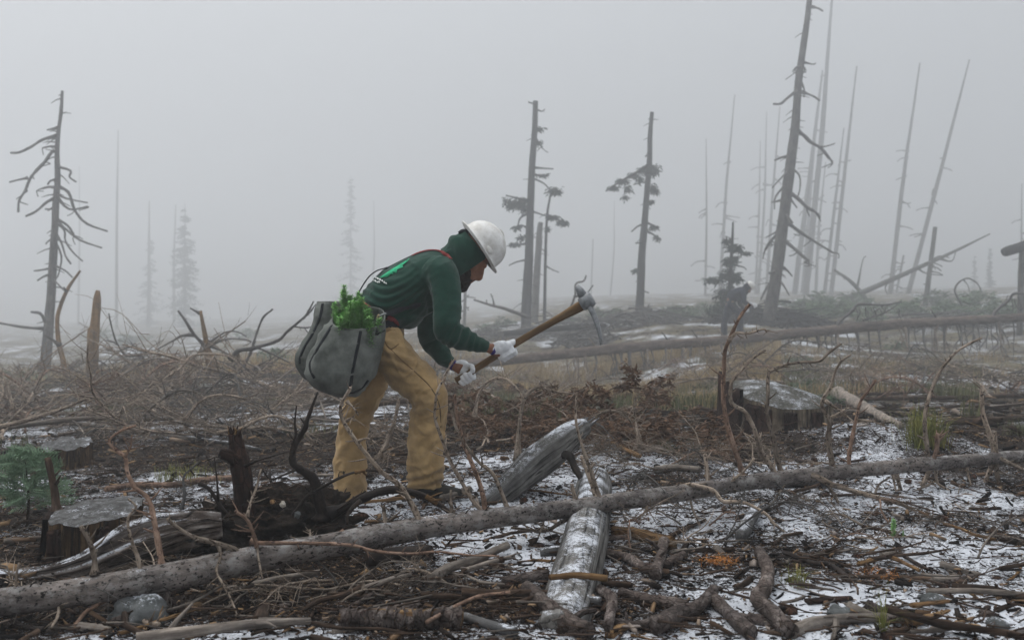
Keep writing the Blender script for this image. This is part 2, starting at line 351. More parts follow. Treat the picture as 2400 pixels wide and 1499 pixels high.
# ------------------------------------------------------------------ ground sheet
def snow_amount(x, y):
    x = np.asarray(x, float); y = np.asarray(y, float)
    q = np.stack([x, y, 0 * x], -1)
    s = .465 + .30 * fbm(q / 1.5, 3, 21) + .18 * fbm(q / .4, 2, 22)
    s += .06 * np.clip(x / 2.5, -1, 1) * np.clip((9 - y) / 4, 0, 1)
    s += .20 * np.exp(-((y - 2.75) / .45) ** 2)
    s -= .55 * np.exp(-(((x + 1.0) / .55) ** 2 + ((y - 3.9) / .55) ** 2))     # dark hollow round the charred snag
    s -= .16 * np.exp(-(((x + .25) / .6) ** 2 + ((y - 3.25) / .28) ** 2))     # bare litter under the trunk
    s -= .22 * np.exp(-(((x - 1.45) / .5) ** 2 + ((y - 3.5) / .3) ** 2))
    s += .12 * np.exp(-(((x + .7) / .9) ** 2 + ((y - 5.3) / .8) ** 2)) + .10 * np.exp(-(((x + 2.6) / 1.2) ** 2 + ((y - 5.2) / 1.3) ** 2))
    s += .18 * np.exp(-(((x - 2.3) / .8) ** 2 + ((y - 5.4) / 1.2) ** 2))
    s -= .05 * np.clip((y - 7) / 5, 0, 1)
    s += .10 * np.exp(-(((x - 8) / 5) ** 2 + ((y - 17) / 5) ** 2))
    for px_, py_, rx_, ry_, a_ in ((-.65, 2.92, .34, .14, .32), (-1.0, 3.02, .3, .12, .26), (-1.35, 2.85, .25, .14, .2), (1.12, 3.22, .42, .17, .34), (.45, 4.5, .4, .45, .22), (.2, 2.9, .3, .12, .2), (1.5, 2.75, .3, .12, .2), (.75, 3.55, .35, .16, .15), (2.0, 4.6, .6, .5, .12)):
        s += a_ * np.exp(-(((x - px_) / rx_) ** 2 + ((y - py_) / ry_) ** 2))
    return s
ys = np.r_[-60, -25, -10, -4, -1, .4, np.geomspace(1.3, 30, 520), np.geomspace(30.6, 420, 130)]
ss = np.linspace(-1, 1, 561); ss = np.sign(ss) * np.abs(ss) ** 1.35
hw = np.where(ys < 1.3, 8.0, 4.5 + .95 * ys); hw[:5] = [120, 60, 24, 12, 9]
X = ss[None] * hw[:, None]; Yg = np.repeat(ys[:, None], len(ss), 1)
Z = hgt(X, Yg)
Z += .012 * np.clip(snow_amount(X, Yg) - .5, 0, .3) * np.clip((12 - Yg) / 6, 0, 1)
i, j = np.meshgrid(np.arange(len(ys) - 1), np.arange(len(ss) - 1), indexing='ij'); n_ = len(ss)
Qg = np.stack([i * n_ + j, i * n_ + j + 1, (i + 1) * n_ + j + 1, (i + 1) * n_ + j], -1).reshape(-1, 4)
S_ = snow_amount(X, Yg)
tcg = np.stack([S_, Yg * 0, Yg * 0], -1).reshape(-1, 3)
m, nt, b = nodes('forest_floor')
pos = coords(nt, 'pos', (1, 1, 1))
att = N(nt, 'ShaderNodeAttribute', attribute_name='tc'); sepa = N(nt, 'ShaderNodeSeparateXYZ'); nt.links.new(att.outputs['Vector'], sepa.inputs[0])
n1 = noise(nt, pos, 9, 8, .72); n2 = noise(nt, pos, 55, 5, .7); n3 = noise(nt, pos, 1.2, 4, .6); n4 = noise(nt, pos, 130, 3, .6)
duff = ramp(nt, n1, [(.32, (.006, .0045, .004)), (.47, (.020, .013, .009)), (.58, (.045, .030, .020)), (.72, (.09, .064, .042))]).outputs[0]
duff = mixc(nt, math_(nt, 'MULTIPLY', ramp(nt, n2, [(.42, (0, 0, 0)), (.62, (1, 1, 1))]).outputs[0], .6), duff, (.009, .007, .006))
sepp = N(nt, 'ShaderNodeSeparateXYZ'); nt.links.new(pos, sepp.inputs[0])
gm = N(nt, 'ShaderNodeMapRange'); nt.links.new(sepp.outputs[1], gm.inputs[0]); gm.inputs[1].default_value = 7; gm.inputs[2].default_value = 19
grassy = math_(nt, 'MULTIPLY', ramp(nt, n3, [(.40, (0, 0, 0)), (.58, (1, 1, 1))]).outputs[0], gm.outputs[0])
duff = mixc(nt, math_(nt, 'MULTIPLY', grassy, .9), duff, ramp(nt, n2, [(.35, (.055, .062, .03)), (.65, (.20, .15, .08))]).outputs[0])
sm = math_(nt, 'ADD', sepa.outputs[0], math_(nt, 'MULTIPLY', math_(nt, 'SUBTRACT', n1, .5), .95))
sm = math_(nt, 'ADD', sm, math_(nt, 'MULTIPLY', math_(nt, 'SUBTRACT', n2, .5), 1.15))
sm = math_(nt, 'ADD', sm, math_(nt, 'MULTIPLY', math_(nt, 'SUBTRACT', n4, .5), 1.1))
smr = N(nt, 'ShaderNodeMapRange', interpolation_type='SMOOTHSTEP'); nt.links.new(sm, smr.inputs[0]); smr.inputs[1].default_value = .47; smr.inputs[2].default_value = .72
col = mixc(nt, smr.outputs[0], duff, mixc(nt, n2, (.46, .485, .53), (.70, .72, .765)))
nt.links.new(col, b.inputs['Base Color']); b.inputs['Roughness'].default_value = .85
hh = math_(nt, 'ADD', math_(nt, 'MULTIPLY', n1, .5), math_(nt, 'ADD', math_(nt, 'MULTIPLY', n2, .4), math_(nt, 'MULTIPLY', smr.outputs[0], .25)))
bump(nt, b, hh, .9, .025)
ground = put('ground', mk_mesh('ground', np.stack([X, Yg, Z], -1).reshape(-1, 3), Qg, None, tcg), m)
tag(ground, kind='structure')

# ------------------------------------------------------------------ air
m, nt, b = nodes('mist'); nt.nodes.remove(b)
pv = nt.nodes.new('ShaderNodeVolumePrincipled'); pv.inputs['Color'].default_value = (.91, .925, .945, 1)
pv.inputs['Density'].default_value = FOG_DENSITY; pv.inputs['Anisotropy'].default_value = 0.68; pv.inputs['Density Attribute'].default_value = ''
nt.links.new(pv.outputs[0], [n for n in nt.nodes if n.type == 'OUTPUT_MATERIAL'][0].inputs['Volume'])
mb = MB(); zb, zt = float(Z.min()) - 1.0, 36.0
bx = np.array([(x, y, z) for z in (zb, zt) for y in (-80, 430) for x in (-460, 460)], float)
mb.add(bx, [(0, 2, 3, 1), (4, 5, 7, 6), (0, 1, 5, 4), (2, 6, 7, 3), (0, 4, 6, 2), (1, 3, 7, 5)])
haze = mb.build('haze', m, smooth=False); tag(haze, kind='stuff'); m.cycles.homogeneous_volume = True

# ------------------------------------------------------------------ loose litter: chips, bark flakes
m, nt, b = nodes('litter'); att = N(nt, 'ShaderNodeAttribute', attribute_name='tc'); sepa = N(nt, 'ShaderNodeSeparateXYZ'); nt.links.new(att.outputs['Vector'], sepa.inputs[0])
r = ramp(nt, sepa.outputs[0], [(0, (.006, .005, .005)), (.35, (.014, .010, .008)), (.6, (.040, .025, .017)), (.76, (.10, .062, .038)), (.92, (.27, .175, .095)), (1, (.22, .2, .19))])
nt.links.new(r.outputs[0], b.inputs['Base Color']); b.inputs['Roughness'].default_value = .8; m['k'] = 1
M['litter'] = m
def chips(nc, ylo, yhi, lmin, lmax, seed, bias=1.0):
    r_ = np.random.default_rng(seed)
    y = ylo * (yhi / ylo) ** (r_.random(nc * 2) ** bias); x = (r_.random(nc * 2) * 2 - 1) * (.60 * y + .6)
    keep = r_.random(nc * 2) < np.clip(1.15 - 1.05 * snow_amount(x, y), .38, 1); x = x[keep][:nc]; y = y[keep][:nc]; k = len(x)
    L = lmin + (lmax - lmin) * r_.random(k) ** 2.5; w = L * (.14 + .3 * r_.random(k)); t = w * (.25 + .5 * r_.random(k))
    a = r_.random(k) * 2 * np.pi; pt = r_.normal(0, .28, k); ro = r_.normal(0, .5, k)
    d = np.stack([np.cos(a) * np.cos(pt), np.sin(a) * np.cos(pt), np.sin(pt)], -1)
    sd_ = np.stack([-np.sin(a), np.cos(a), 0 * a], -1); up = np.cross(d, sd_); s2 = sd_ * np.cos(ro)[:, None] + up * np.sin(ro)[:, None]; up = np.cross(d, s2)
    c = np.stack([x, y, hgt(x, y) + t * .4 + r_.random(k) ** 3 * .02], -1)
    j = lambda: (r_.random(k) * .6 + .5)[:, None]
    h = (L / 2)[:, None]; w2 = (w / 2)[:, None]; t2 = t[:, None]
    V = np.stack([c - d * h * j() - s2 * w2 * j(), c - d * h * j() + s2 * w2 * j(), c - d * h * j() + up * t2 * j(),
                  c + d * h * j() - s2 * w2 * j(), c + d * h * j() + s2 * w2 * j(), c + d * h * j() + up * t2 * j()], 1)
    o = (np.arange(k) * 6)[:, None]
    Q = np.stack([o + [0, 3, 4, 1], o + [1, 4, 5, 2], o + [2, 5, 3, 0]], 1).reshape(-1, 4)
    T = np.stack([o + [0, 1, 2], o + [3, 5, 4]], 1).reshape(-1, 3)
    hue = r_.random(k) ** 1.3
    return V.reshape(-1, 3), Q, T, np.repeat(np.stack([hue, hue, hue], -1), 6, 0)
mb = MB()
mb.add(*chips(150000, 2.3, 10, .004, .034, 1, .9)); mb.add(*chips(5000, 2.3, 7, .03, .09, 2, .9)); mb.add(*chips(16000, 7, 40, .03, .16, 3, .8))
tag(mb.build('forest_litter', M['litter'], smooth=False), kind='stuff')

# ------------------------------------------------------------------ fallen sticks
def stick_geo(mb, x, y, L, r0, a, n, seed, lift=.03, twigs=0, k=7):
    r_ = random.Random(seed)
    t = np.linspace(-.5, .5, k); bend = r_.uniform(-.22, .22); kink = r_.uniform(-.06, .06)
    px = x + np.cos(a) * t * L - np.sin(a) * (bend * (t * t - .08) + kink * np.sin(t * 9)) * L
    py = y + np.sin(a) * t * L + np.cos(a) * (bend * (t * t - .08) + kink * np.sin(t * 9)) * L
    g = hgt(px, py); z = np.polyval(np.polyfit(t, g, 1), t); z = np.maximum(z, g - r0 * .6) + r0 * .7 + lift * (r_.random() ** 2) + t * L * r_.uniform(-.12, .12) * (lift > 0)
    z = np.maximum(z, g - .01)
    pts = np.stack([px, py, z], -1); rad = r0 * np.linspace(1, r_.uniform(.35, .8), k) * np.array([r_.uniform(.85, 1.2) for _ in range(k)])
    mb.tube(pts, rad, n, True, .12 if n > 5 else 0, seed % 97)
    for q in range(twigs):
        i = r_.randrange(1, k - 1); b_ = a + r_.choice([-1, 1]) * r_.uniform(.5, 1.2); l = L * r_.uniform(.08, .28)
        e = pts[i] + np.array([np.cos(b_) * l, np.sin(b_) * l, r_.uniform(-.01, .5) * l])
        mid = (pts[i] + e) / 2 + np.array([r_.uniform(-1, 1), r_.uniform(-1, 1), r_.uniform(-1, 1)]) * l * .12
        mb.tube([pts[i], mid, e], [rad[i] * .55, rad[i] * .4, rad[i] * .22], max(4, n - 2), True)
    return pts
KINDS = [('brown', 'brown barked loose stick'), ('greystick', 'pale grey dry loose stick'), ('tan', 'peeled tan loose stick'), ('char', 'charred black loose stick')]
rs = random.Random(11); cnt = 0
for k in range(230):
    kd = rs.choices([0, 1, 2, 3], [10, 7, 3, 2])[0]
    y = 2.45 * (8.0 / 2.45) ** (rs.random() ** 1.1); x = rs.uniform(-1, 1) * (.54 * y + .1)
    L = rs.choice([.08, .10, .13, .18, .25, .38]) * rs.uniform(.7, 1.3) * (1 if kd != 2 else .6) * (.8 + y / 12); r0 = min(.018, L * rs.uniform(.012, .035) + .0015)
    if -1.0 < x < -.25 and 4.5 < y < 5.4 and L > .3: L = .2
    mb = MB(); a = rs.gauss(0, .75) + (0 if rs.random() < .8 else 1.3)
    c0 = np.array([x, y, H(x, y)])
    stick_geo(mb, x, y, L, r0, a, 7, k, .035, rs.choice([0, 0, 1, 2, 3]))
    tag(mb.build('fallen_stick', M[KINDS[kd][0]], None, c0), ('short ' if L < .16 else 'long ') + KINDS[kd][1] + ' ' + place_words(x, y), 'stick', ('short ' if L < .16 else 'long ') + KINDS[kd][1].replace('stick', 'sticks') + ' ' + place_words(x, y))
for mi, (kd, num, ylo, yhi, Lm) in enumerate([('brown', 2400, 2.4, 11, .13), ('greystick', 900, 2.5, 13, .14), ('brown', 450, 8, 50, .8), ('greystick', 300, 8, 50, .8)]):
    mb = MB()
    for k in range(num):
        y = ylo * (yhi / ylo) ** (rs.random() ** .9); x = rs.uniform(-1, 1) * (.58 * y + .4); L = Lm * rs.uniform(.25, 1.5)
        stick_geo(mb, x, y, L, min(.02, L * rs.uniform(.007, .02) + .001), rs.gauss(0, .8), 5, k, .05, rs.choice([0, 0, 1]), 5)
    tag(mb.build('twig_litter', M[kd]), kind='stuff')
# ------------------------------------------------------------------ the long fallen trunk across the foreground
_A, _B = P(-60, 1416, 3.08), P(2600, 1052, 5.7)
def Yt(u):
    k = (u - 1200) / FPX; t = (k * _A[1] - _A[0]) / ((_B[0] - _A[0]) - k * (_B[1] - _A[1])); return _A[1] + t * (_B[1] - _A[1])
tp = [(-90, 1418, 67), (0, 1409, 65), (200, 1384, 66), (400, 1350, 66), (650, 1300, 60), (800, 1272, 58), (983, 1238, 52), (1150, 1214, 47), (1370, 1186, 42), (1590, 1155, 40), (1750, 1130, 37), (1970, 1105, 34), (2153, 1088, 33), (2400, 1068, 28), (2640, 1050, 25)]
path = np.array([np.r_[P(u, v, Yt(u)), w / 2 / FPX * Yt(u)] for u, v, w in tp])
pp = cr(path, 26)
tree = thing('fallen_tree', 'long grey fallen tree lying across the foreground with bare broken branches standing up', 'fallen tree', pp[len(pp) // 2, :3] - [0, 0, .15])
mb = MB(); mb.tube(pp[:, :3], pp[:, 3], 36, True, .055, 4); mb.build('trunk', M['trunk'], tree)
def limb(mb, pix, w0, w1, y0, dy, n=8, spurs=0, seed=0, flare=True, sub=4, wob=.12):
    r_ = random.Random(seed * 7 + int(pix[0][0])); k = len(pix)
    L = np.r_[0, np.cumsum(np.hypot(*np.diff(np.array(pix, float), axis=0).T))]; f = L / L[-1]
    pts = np.array([np.r_[P(u, v, y0 + dy * f[i]), (w0 + (w1 - w0) * f[i]) / 2 / FPX * (y0 + dy * f[i])] for i, (u, v) in enumerate(pix)])
    q = cr(pts, sub); rad = q[:, 3].copy()
    rad *= np.array([r_.uniform(.9, 1.14) for _ in rad])
    if flare: rad[0] *= 1.7; rad[1] *= 1.25
    mb.tube(q[:, :3], rad, n, True, wob, seed)
    for _ in range(spurs):
        i = r_.randrange(2, len(q) - 1); d = q[i, :3] - q[i - 1, :3]; d /= np.linalg.norm(d) + 1e-9
        o = np.array([r_.uniform(-1, 1) for _ in range(3)]); o -= d * (o @ d); o /= np.linalg.norm(o) + 1e-9
        l = r_.uniform(.012, .035) if r_.random() < .75 else r_.uniform(.04, .09); e = q[i, :3] + (o * .8 + d * .5) * l
        mb.tube([q[i, :3], (q[i, :3] + e) / 2 + o * l * .05, e], [rad[i] * .5, rad[i] * .36, rad[i] * .18], 5, True)
    return q
BR = [  # pixels, base width, tip width, away/towards drift, bark
 ([(222,1345),(220,1298),(205,1258),(189,1232)],15,9,.02,'branch'),
 ([(331,1345),(322,1302),(306,1258),(300,1214),(319,1188),(300,1168)],10,5,-.05,'branch'),
 ([(384,1352),(370,1265),(359,1206),(346,1166),(315,1140),(298,1104),(293,1071),(256,1038),(278,1012),(319,996)],16,5,.10,'redbark'),
 ([(293,1071),(306,1045),(309,1018)],6,3,.02,'redbark'),
 ([(394,1370),(381,1419),(363,1463),(355,1500)],19,17,-.12,'purple'),
 ([(319,1393),(322,1430),(344,1459),(372,1462)],16,12,-.18,'branch'),
 ([(572,1315),(549,1287),(505,1272),(454,1258),(414,1234),(392,1214)],15,8,-.12,'branch'),
 ([(513,1276),(516,1305),(507,1338),(520,1364),(542,1404),(557,1444)],8,3,-.18,'branch'),
 ([(608,1325),(600,1272),(582,1221),(551,1197)],11,7,-.06,'redbark'),
 ([(579,1210),(590,1170),(600,1144),(612,1098)],7,4,.03,'branch'),
 ([(600,1272),(608,1320),(615,1355)],7,4,-.1,'branch'),
 ([(906,1262),(900,1197),(898,1184)],13,8,.02,'branch'),
 ([(982,1240),(980,1213),(963,1177),(937,1137),(897,1107),(867,1073),(840,1040),(817,1007),(802,980),(798,953),(810,927),(822,907)],14,7,-.08,'branch'),
 ([(813,940),(830,957),(840,973)],6,3,-.03,'branch'), ([(813,985),(830,975)],6,4,-.03,'branch'), ([(842,1032),(863,1027),(887,1042)],5,3,-.05,'branch'),
 ([(1150,1212),(1130,1197),(1107,1170),(1090,1143),(1057,1083),(1040,1040),(1020,983),(1020,953),(1025,917),(1040,887),(1053,860),(1067,840)],12,4,-.10,'branch'),
 ([(1140,1215),(1130,1153),(1113,1103),(1090,1047),(1077,1000),(1070,963),(1065,923)],12,7,.06,'redbark'),
 ([(1195,1205),(1170,1140),(1153,1107),(1123,1083),(1097,1050),(1077,1020),(1065,990),(1055,945)],10,5,-.03,'branch'),
 ([(1061,1225),(1057,1180),(1057,1147)],10,6,.02,'branch'),
 ([(588,1268),(615,1272),(725,1272),(825,1277),(875,1290),(962,1297),(1025,1292),(1100,1300),(1170,1302)],10,4,-.12,'redbark'),
 ([(875,1288),(922,1245),(942,1241)],6,4,.02,'redbark'), ([(765,1275),(805,1240)],9,7,.03,'redbark'),
 ([(1408,1180),(1388,1111),(1373,1071),(1359,1027),(1350,987),(1350,950),(1352,920),(1360,912)],11,4,-.05,'branch'),
 ([(1403,1178),(1384,1126),(1370,1089),(1362,1066)],13,7,.04,'branch'),
 ([(1352,1188),(1346,1160),(1340,1133)],11,7,.02,'branch'),
 ([(1350,1190),(1340,1208),(1311,1225),(1275,1243),(1198,1236)],11,6,-.10,'branch'),
 ([(1661,1145),(1659,1118),(1652,1063)],12,8,.02,'branch'),
 ([(1608,1148),(1615,1135),(1670,1148),(1692,1173),(1721,1175),(1750,1179),(1794,1203),(1816,1228),(1863,1265)],12,5,-.18,'branch'),
 ([(1681,1158),(1721,1122),(1750,1096),(1768,1072)],8,5,.02,'branch'), ([(1617,1148),(1622,1188),(1645,1239)],7,3,-.06,'branch'),
 ([(1742,1130),(1736,1094),(1721,1049),(1704,992),(1695,932),(1697,869),(1699,824),(1710,794),(1725,760),(1740,734),(1757,713)],13,7,.04,'redbark'),
 ([(1708,798),(1725,781),(1755,781),(1789,771),(1798,779)],8,4,.04,'branch'),
 ([(1818,1120),(1811,1097),(1785,1060),(1770,1011),(1747,966),(1717,947),(1712,921),(1717,891),(1740,865),(1762,842),(1794,820)],15,5,-.08,'branch'),
 ([(1834,1115),(1822,1075),(1811,1022),(1798,970),(1800,925),(1800,884),(1807,869),(1845,854),(1886,848),(1920,846),(1942,827),(1972,805)],12,5,.05,'branch'),
 ([(1832,1112),(1837,1135),(1822,1161),(1807,1184)],8,4,-.06,'branch'),
 ([(1952,1108),(1950,1086),(1942,1030),(1944,985),(1926,947),(1946,906),(1957,872),(1972,846),(1995,831)],15,4,-.05,'branch'),
 ([(1948,979),(1980,959),(1995,955)],6,3,.03,'branch'), ([(1935,940),(1969,962),(2002,989)],7,3,.05,'branch'),
 ([(1991,1104),(1991,1060),(2006,985),(2017,940),(2036,914),(2053,889)],10,6,.03,'redbark'), ([(2010,985),(2044,987),(2081,1002)],6,3,-.02,'branch'),
 ([(2176,1086),(2175,1064),(2167,992),(2175,940),(2194,887),(2212,857),(2242,824),(2272,805),(2300,792)],12,5,.05,'branch'),
 ([(2179,1090),(2194,1060),(2197,1015)],13,9,-.03,'redbark'), ([(2182,1090),(2167,1127),(2137,1165)],12,7,.08,'branch'),
 ([(2334,1072),(2321,1022),(2306,977),(2301,940),(2302,902)],12,9,.02,'branch'), ([(2334,1070),(2331,1011)],11,8,-.03,'branch'),
 ([(2332,1076),(2340,1124),(2362,1176),(2385,1205)],12,6,-.05,'branch'), ([(2329,1078),(2306,1139),(2302,1172)],10,5,.05,'branch'),
 ([(2325,1070),(2336,1071),(2400,1101),(2450,1126)],11,8,-.08,'branch'),
 ([(1880,1115),(1912,1116),(1950,1135),(1999,1150),(2055,1165),(2107,1180),(2134,1191),(2200,1225),(2244,1261)],15,4,-.18,'branch'),
 ([(2134,1191),(2142,1190),(2210,1172),(2277,1159),(2307,1214)],8,4,-.10,'branch'), ([(2109,1177),(2150,1148),(2189,1129)],7,5,.04,'branch'),
 ([(1933,1125),(1959,1166),(1977,1206),(2003,1240),(2043,1243),(2098,1280),(2153,1298)],8,4,-.15,'branch'),
 ([(2098,1100),(2109,1140),(2116,1177)],11,8,.04,'branch'), ([(2090,1100),(2101,1155)],7,4,-.04,'branch'),
 ([(2193,1089),(2195,1122),(2204,1137),(2244,1159)],8,4,-.06,'branch'), ([(2050,1160),(2060,1135),(2085,1118)],6,4,.02,'branch'),
 ([(284,1377),(249,1404),(205,1430),(179,1459),(157,1488)],11,8,-.14,'redbark'),
 ([(1515,1168),(1517,1185),(1512,1200)],10,6,-.05,'branch'), ([(735,1290),(728,1262),(726,1240)],9,5,.03,'branch'), ([(2265,1082),(2269,1110),(2277,1140)],6,3,-.04,'branch'),
 ([(1275,1200),(1273,1225),(1260,1262)],7,3,-.05,'branch'), ([(1485,1165),(1478,1148)],10,7,.01,'branch'), ([(40,1400),(38,1350),(45,1318)],9,5,.0,'branch'), ([(140,1400),(136,1440),(120,1470)],10,6,-.1,'branch'),
]
for k, (px, w0, w1, dy, mt) in enumerate(BR):
    mb = MB(); on_trunk = True
    limb(mb, px, w0, w1, Yt(px[0][0]), dy, 9, 3 + len(px) * 2, k, True); mb.build('branch', M[mt], tree)
mb = MB()                                              # small dark knots and needle pegs along the bark
for k in range(170):
    i = random.randrange(5, len(pp) - 6); d = pp[i + 1, :3] - pp[i, :3]; d /= np.linalg.norm(d); a = random.uniform(0, 2 * math.pi)
    s = np.cross(d, [0, 0, 1]); s /= np.linalg.norm(s); o = s * math.cos(a) + np.cross(s, d) * math.sin(a); c = pp[i, :3] + o * pp[i, 3] * .93
    if random.random() < .6: mb.ellipsoid(c, [.004 + .006 * random.random(), .004 + .004 * random.random(), .003 + .003 * random.random()], np.stack([d, np.cross(o, d), o], 1), 7, 4)
    else: mb.tube([c, c + o * .012 + d * .006, c + o * random.uniform(.012, .035) + d * .02], [.003, .0022, .001], 5)
tag(mb.build('knots', M['char'], tree), kind='stuff')

# ------------------------------------------------------------------ big snowy grey logs
def log(name, label, pix, mt, n=26, wob=.07, flute=0.0, cat='log', seed=1, sub=12, extra=None):
    q = cr(np.array([np.r_[P(u, v, y), w / 2 / FPX * y] for u, v, w, y in pix]), sub)
    mb = MB(); mb.tube(q[:, :3], q[:, 3], n, True, wob, seed)
    if flute:
        V = mb.V[0]; k = len(q); base = q[np.minimum(np.arange(k * n) // n, k - 1), :3]; th = (np.arange(k * n) % n) / n * 6.2832; ln = mb.tc[0][:k * n, 2]
        f = 1 + flute * fbm(np.stack([np.cos(th) * 4.2, np.sin(th) * 4.2, ln * 2.2], -1) + seed, 3, seed); V[:k * n] = base + (V[:k * n] - base) * f[:, None]
    o = mb.build(name, M[mt], None, q[len(q) // 2, :3]); tag(o, label, cat); return o, q
log('weathered_log', 'snow dusted smooth grey log running away under the fallen tree in the middle foreground', [(1316, 1500, 128, 2.95), (1336, 1415, 126, 3.25), (1362, 1312, 114, 3.65), (1380, 1225, 100, 4.15), (1391, 1155, 84, 4.8), (1395, 1128, 74, 5.05)], 'greybig', 56, .04, .03, seed=3)
lo, q = log('leaning_log', 'bleached grey log with a broken tip propped up at a slant right of the worker', [(1105, 1212, 40, 4.7), (1135, 1188, 56, 4.72), (1185, 1148, 62, 4.8), (1250, 1090, 78, 4.95), (1300, 1050, 76, 5.03), (1342, 1016, 60, 5.1), (1372, 998, 38, 5.15)], 'greybig', 52, .045, .035, seed=8)
mb = MB(); limb(mb, [(1312, 1062), (1335, 1068), (1345, 1090), (1364, 1126)], 22, 13, 4.98, -.1, 10, 0, 5); mb.build('broken_stub', M['char'], lo)
mb = MB()
for k in range(9):
    u, v = 1352 + random.uniform(-12, 18), 1004 + random.uniform(-10, 22); c = P(u, v, 5.12 + random.uniform(-.03, .03)); d = P(u + 34, v - 26, 5.17) - c
    mb.tube([c, c + d * .5, c + d * random.uniform(.7, 1.15)], [.012, .009, .002], 5)
mb.build('splinter', M['grey'], lo)
log('split_log', 'splintered weathered log with snow in its cracks at the left edge behind the fallen trunk', [(-70, 1362, 48, 3.6), (60, 1356, 50, 3.62), (180, 1330, 58, 3.65), (260, 1298, 84, 3.7), (330, 1268, 98, 3.75), (420, 1240, 84, 3.8), (520, 1226, 50, 3.85)], 'split', 44, .06, .34, seed=5, sub=16)

# ------------------------------------------------------------------ stumps
def stump(label, u, v, Y, r, tilt, dome, seed, hdown, mat='stumpside', barks=(), roots=4, topn=.012, flare=.22):
    n, k = 72, 16; c = P(u, v, Y); g = H(c[0], c[1]); h = c[2] - g + hdown
    th = np.arange(n) / n * 2 * np.pi; s = np.linspace(0, 1, k)
    R = r * (1 + .10 * fbm(np.stack([np.cos(th) * 1.2, np.sin(th) * 1.2, 0 * th], -1) + seed, 2, seed))
    fl = .055 * fbm(np.stack([np.cos(th)[None] * 4 + 0 * s[:, None], np.sin(th)[None] * 4 + 0 * s[:, None], s[:, None] * .7 + 0 * th[None]], -1) + seed, 3, seed + 3)
    lob = np.clip(np.cos(th * roots + seed), 0, 1)
    rad = R[None] * (1 + fl + flare * s[:, None] ** 2 + .45 * lob[None] * s[:, None] ** 3)
    xx, yy = np.cos(th)[None] * rad, np.sin(th)[None] * rad
    top = tilt[0] * xx[0] + tilt[1] * yy[0] + topn * vn(np.stack([np.cos(th) * 5, np.sin(th) * 5, 0 * th], -1), seed)
    zz = (1 - s[:, None]) * top[None] - s[:, None] * h
    V = np.stack([xx, yy, zz], -1).reshape(-1, 3) + c; i, j = np.meshgrid(np.arange(k - 1), np.arange(n), indexing='ij'); j2 = (j + 1) % n
    Q = np.stack([i * n + j, (i + 1) * n + j, (i + 1) * n + j2, i * n + j2], -1).reshape(-1, 4)
    t = thing('tree_stump', label, 'stump', (c[0], c[1], g))
    mb = MB(); mb.add(V, Q, None, np.stack([xx, yy, zz], -1).reshape(-1, 3)); mb.build('stump_wood', M[mat], t)
    kk = 12; f = np.linspace(1.0, 0, kk + 1)[:-1]; mb = MB()
    tx, ty = f[:, None] * xx[:1] * .995, f[:, None] * yy[:1] * .995
    tz = f[:, None] * top[None] + dome * (1 - f[:, None] ** 2) + .010 * fbm(np.stack([tx * 9 / r * .3, ty * 9 / r * .3, 0 * tx], -1) + seed, 3, seed) * (1 - f[:, None] ** 3) + .002
    V = np.r_[np.stack([tx, ty, tz], -1).reshape(-1, 3), [[0, 0, dome + .004]]] + c
    i, j = np.meshgrid(np.arange(kk - 1), np.arange(n), indexing='ij'); j2 = (j + 1) % n
    Q = np.stack([i * n + j, i * n + j2, (i + 1) * n + j2, (i + 1) * n + j], -1).reshape(-1, 4); jj = np.arange(n)
    mb.add(V, Q, np.stack([(kk - 1) * n + jj, (kk - 1) * n + (jj + 1) % n, 0 * jj + kk * n], -1)); mb.build('cut_face', M['cutmoss' if dome > .03 else 'cut'], t)
    for (a0, a1, up, thick) in barks:
        m_ = max(6, int((a1 - a0) / 6)); aa = np.radians(np.linspace(a0, a1, m_)); idx = (aa / (2 * np.pi) * n).astype(int) % n
        rows = []
        for side in (1, 0):
            r2 = rad[:, idx] + (.004 + side * thick * (1 + .5 * vn(np.stack([aa * 6, 0 * aa, 0 * aa], -1), seed)))
            z2 = zz[:, idx].copy(); z2[0] += up * (1 + .8 * vn(np.stack([aa * 8, 0 * aa + 3, 0 * aa], -1), seed))
            rows.append(np.stack([np.cos(aa)[None] * r2, np.sin(aa)[None] * r2, z2], -1))
        mb = MB(); A = np.concatenate([rows[0], rows[1][::-1]], 0); K2 = 2 * k; i, j = np.meshgrid(np.arange(K2), np.arange(m_ - 1), indexing='ij'); i2 = (i + 1) % K2
        Q = np.stack([i * m_ + j, i2 * m_ + j, i2 * m_ + j + 1, i * m_ + j + 1], -1).reshape(-1, 4); mb.add(A.reshape(-1, 3) + c, Q, None, A.reshape(-1, 3)); mb.build('bark_plate', M['stumpbark'], t)
    return t
stump('broad snow capped stump with a domed top and dark bark on its left side', 1822, 928, 7.0, .36, (-.10, .16), .075, 2, .12, mat='stumpgrey', barks=((150, 215, .06, .035), (222, 250, -.07, .03), (262, 276, -.03, .02), (296, 312, -.05, .025)), roots=3, flare=.12)
stump('low cut stump with orange brown splintered sides beside the split log at the left', 228, 1195, 3.95, .178, (.05, .10), .004, 5, .1, barks=((160, 212, .0, .018), (236, 250, -.03, .014), (290, 304, -.05, .014)), roots=4, flare=.06)
stump('small snow topped stump far left behind the green fir sapling', 155, 1040, 6.6, .165, (.02, .14), .006, 9, .08, roots=5, flare=.2)

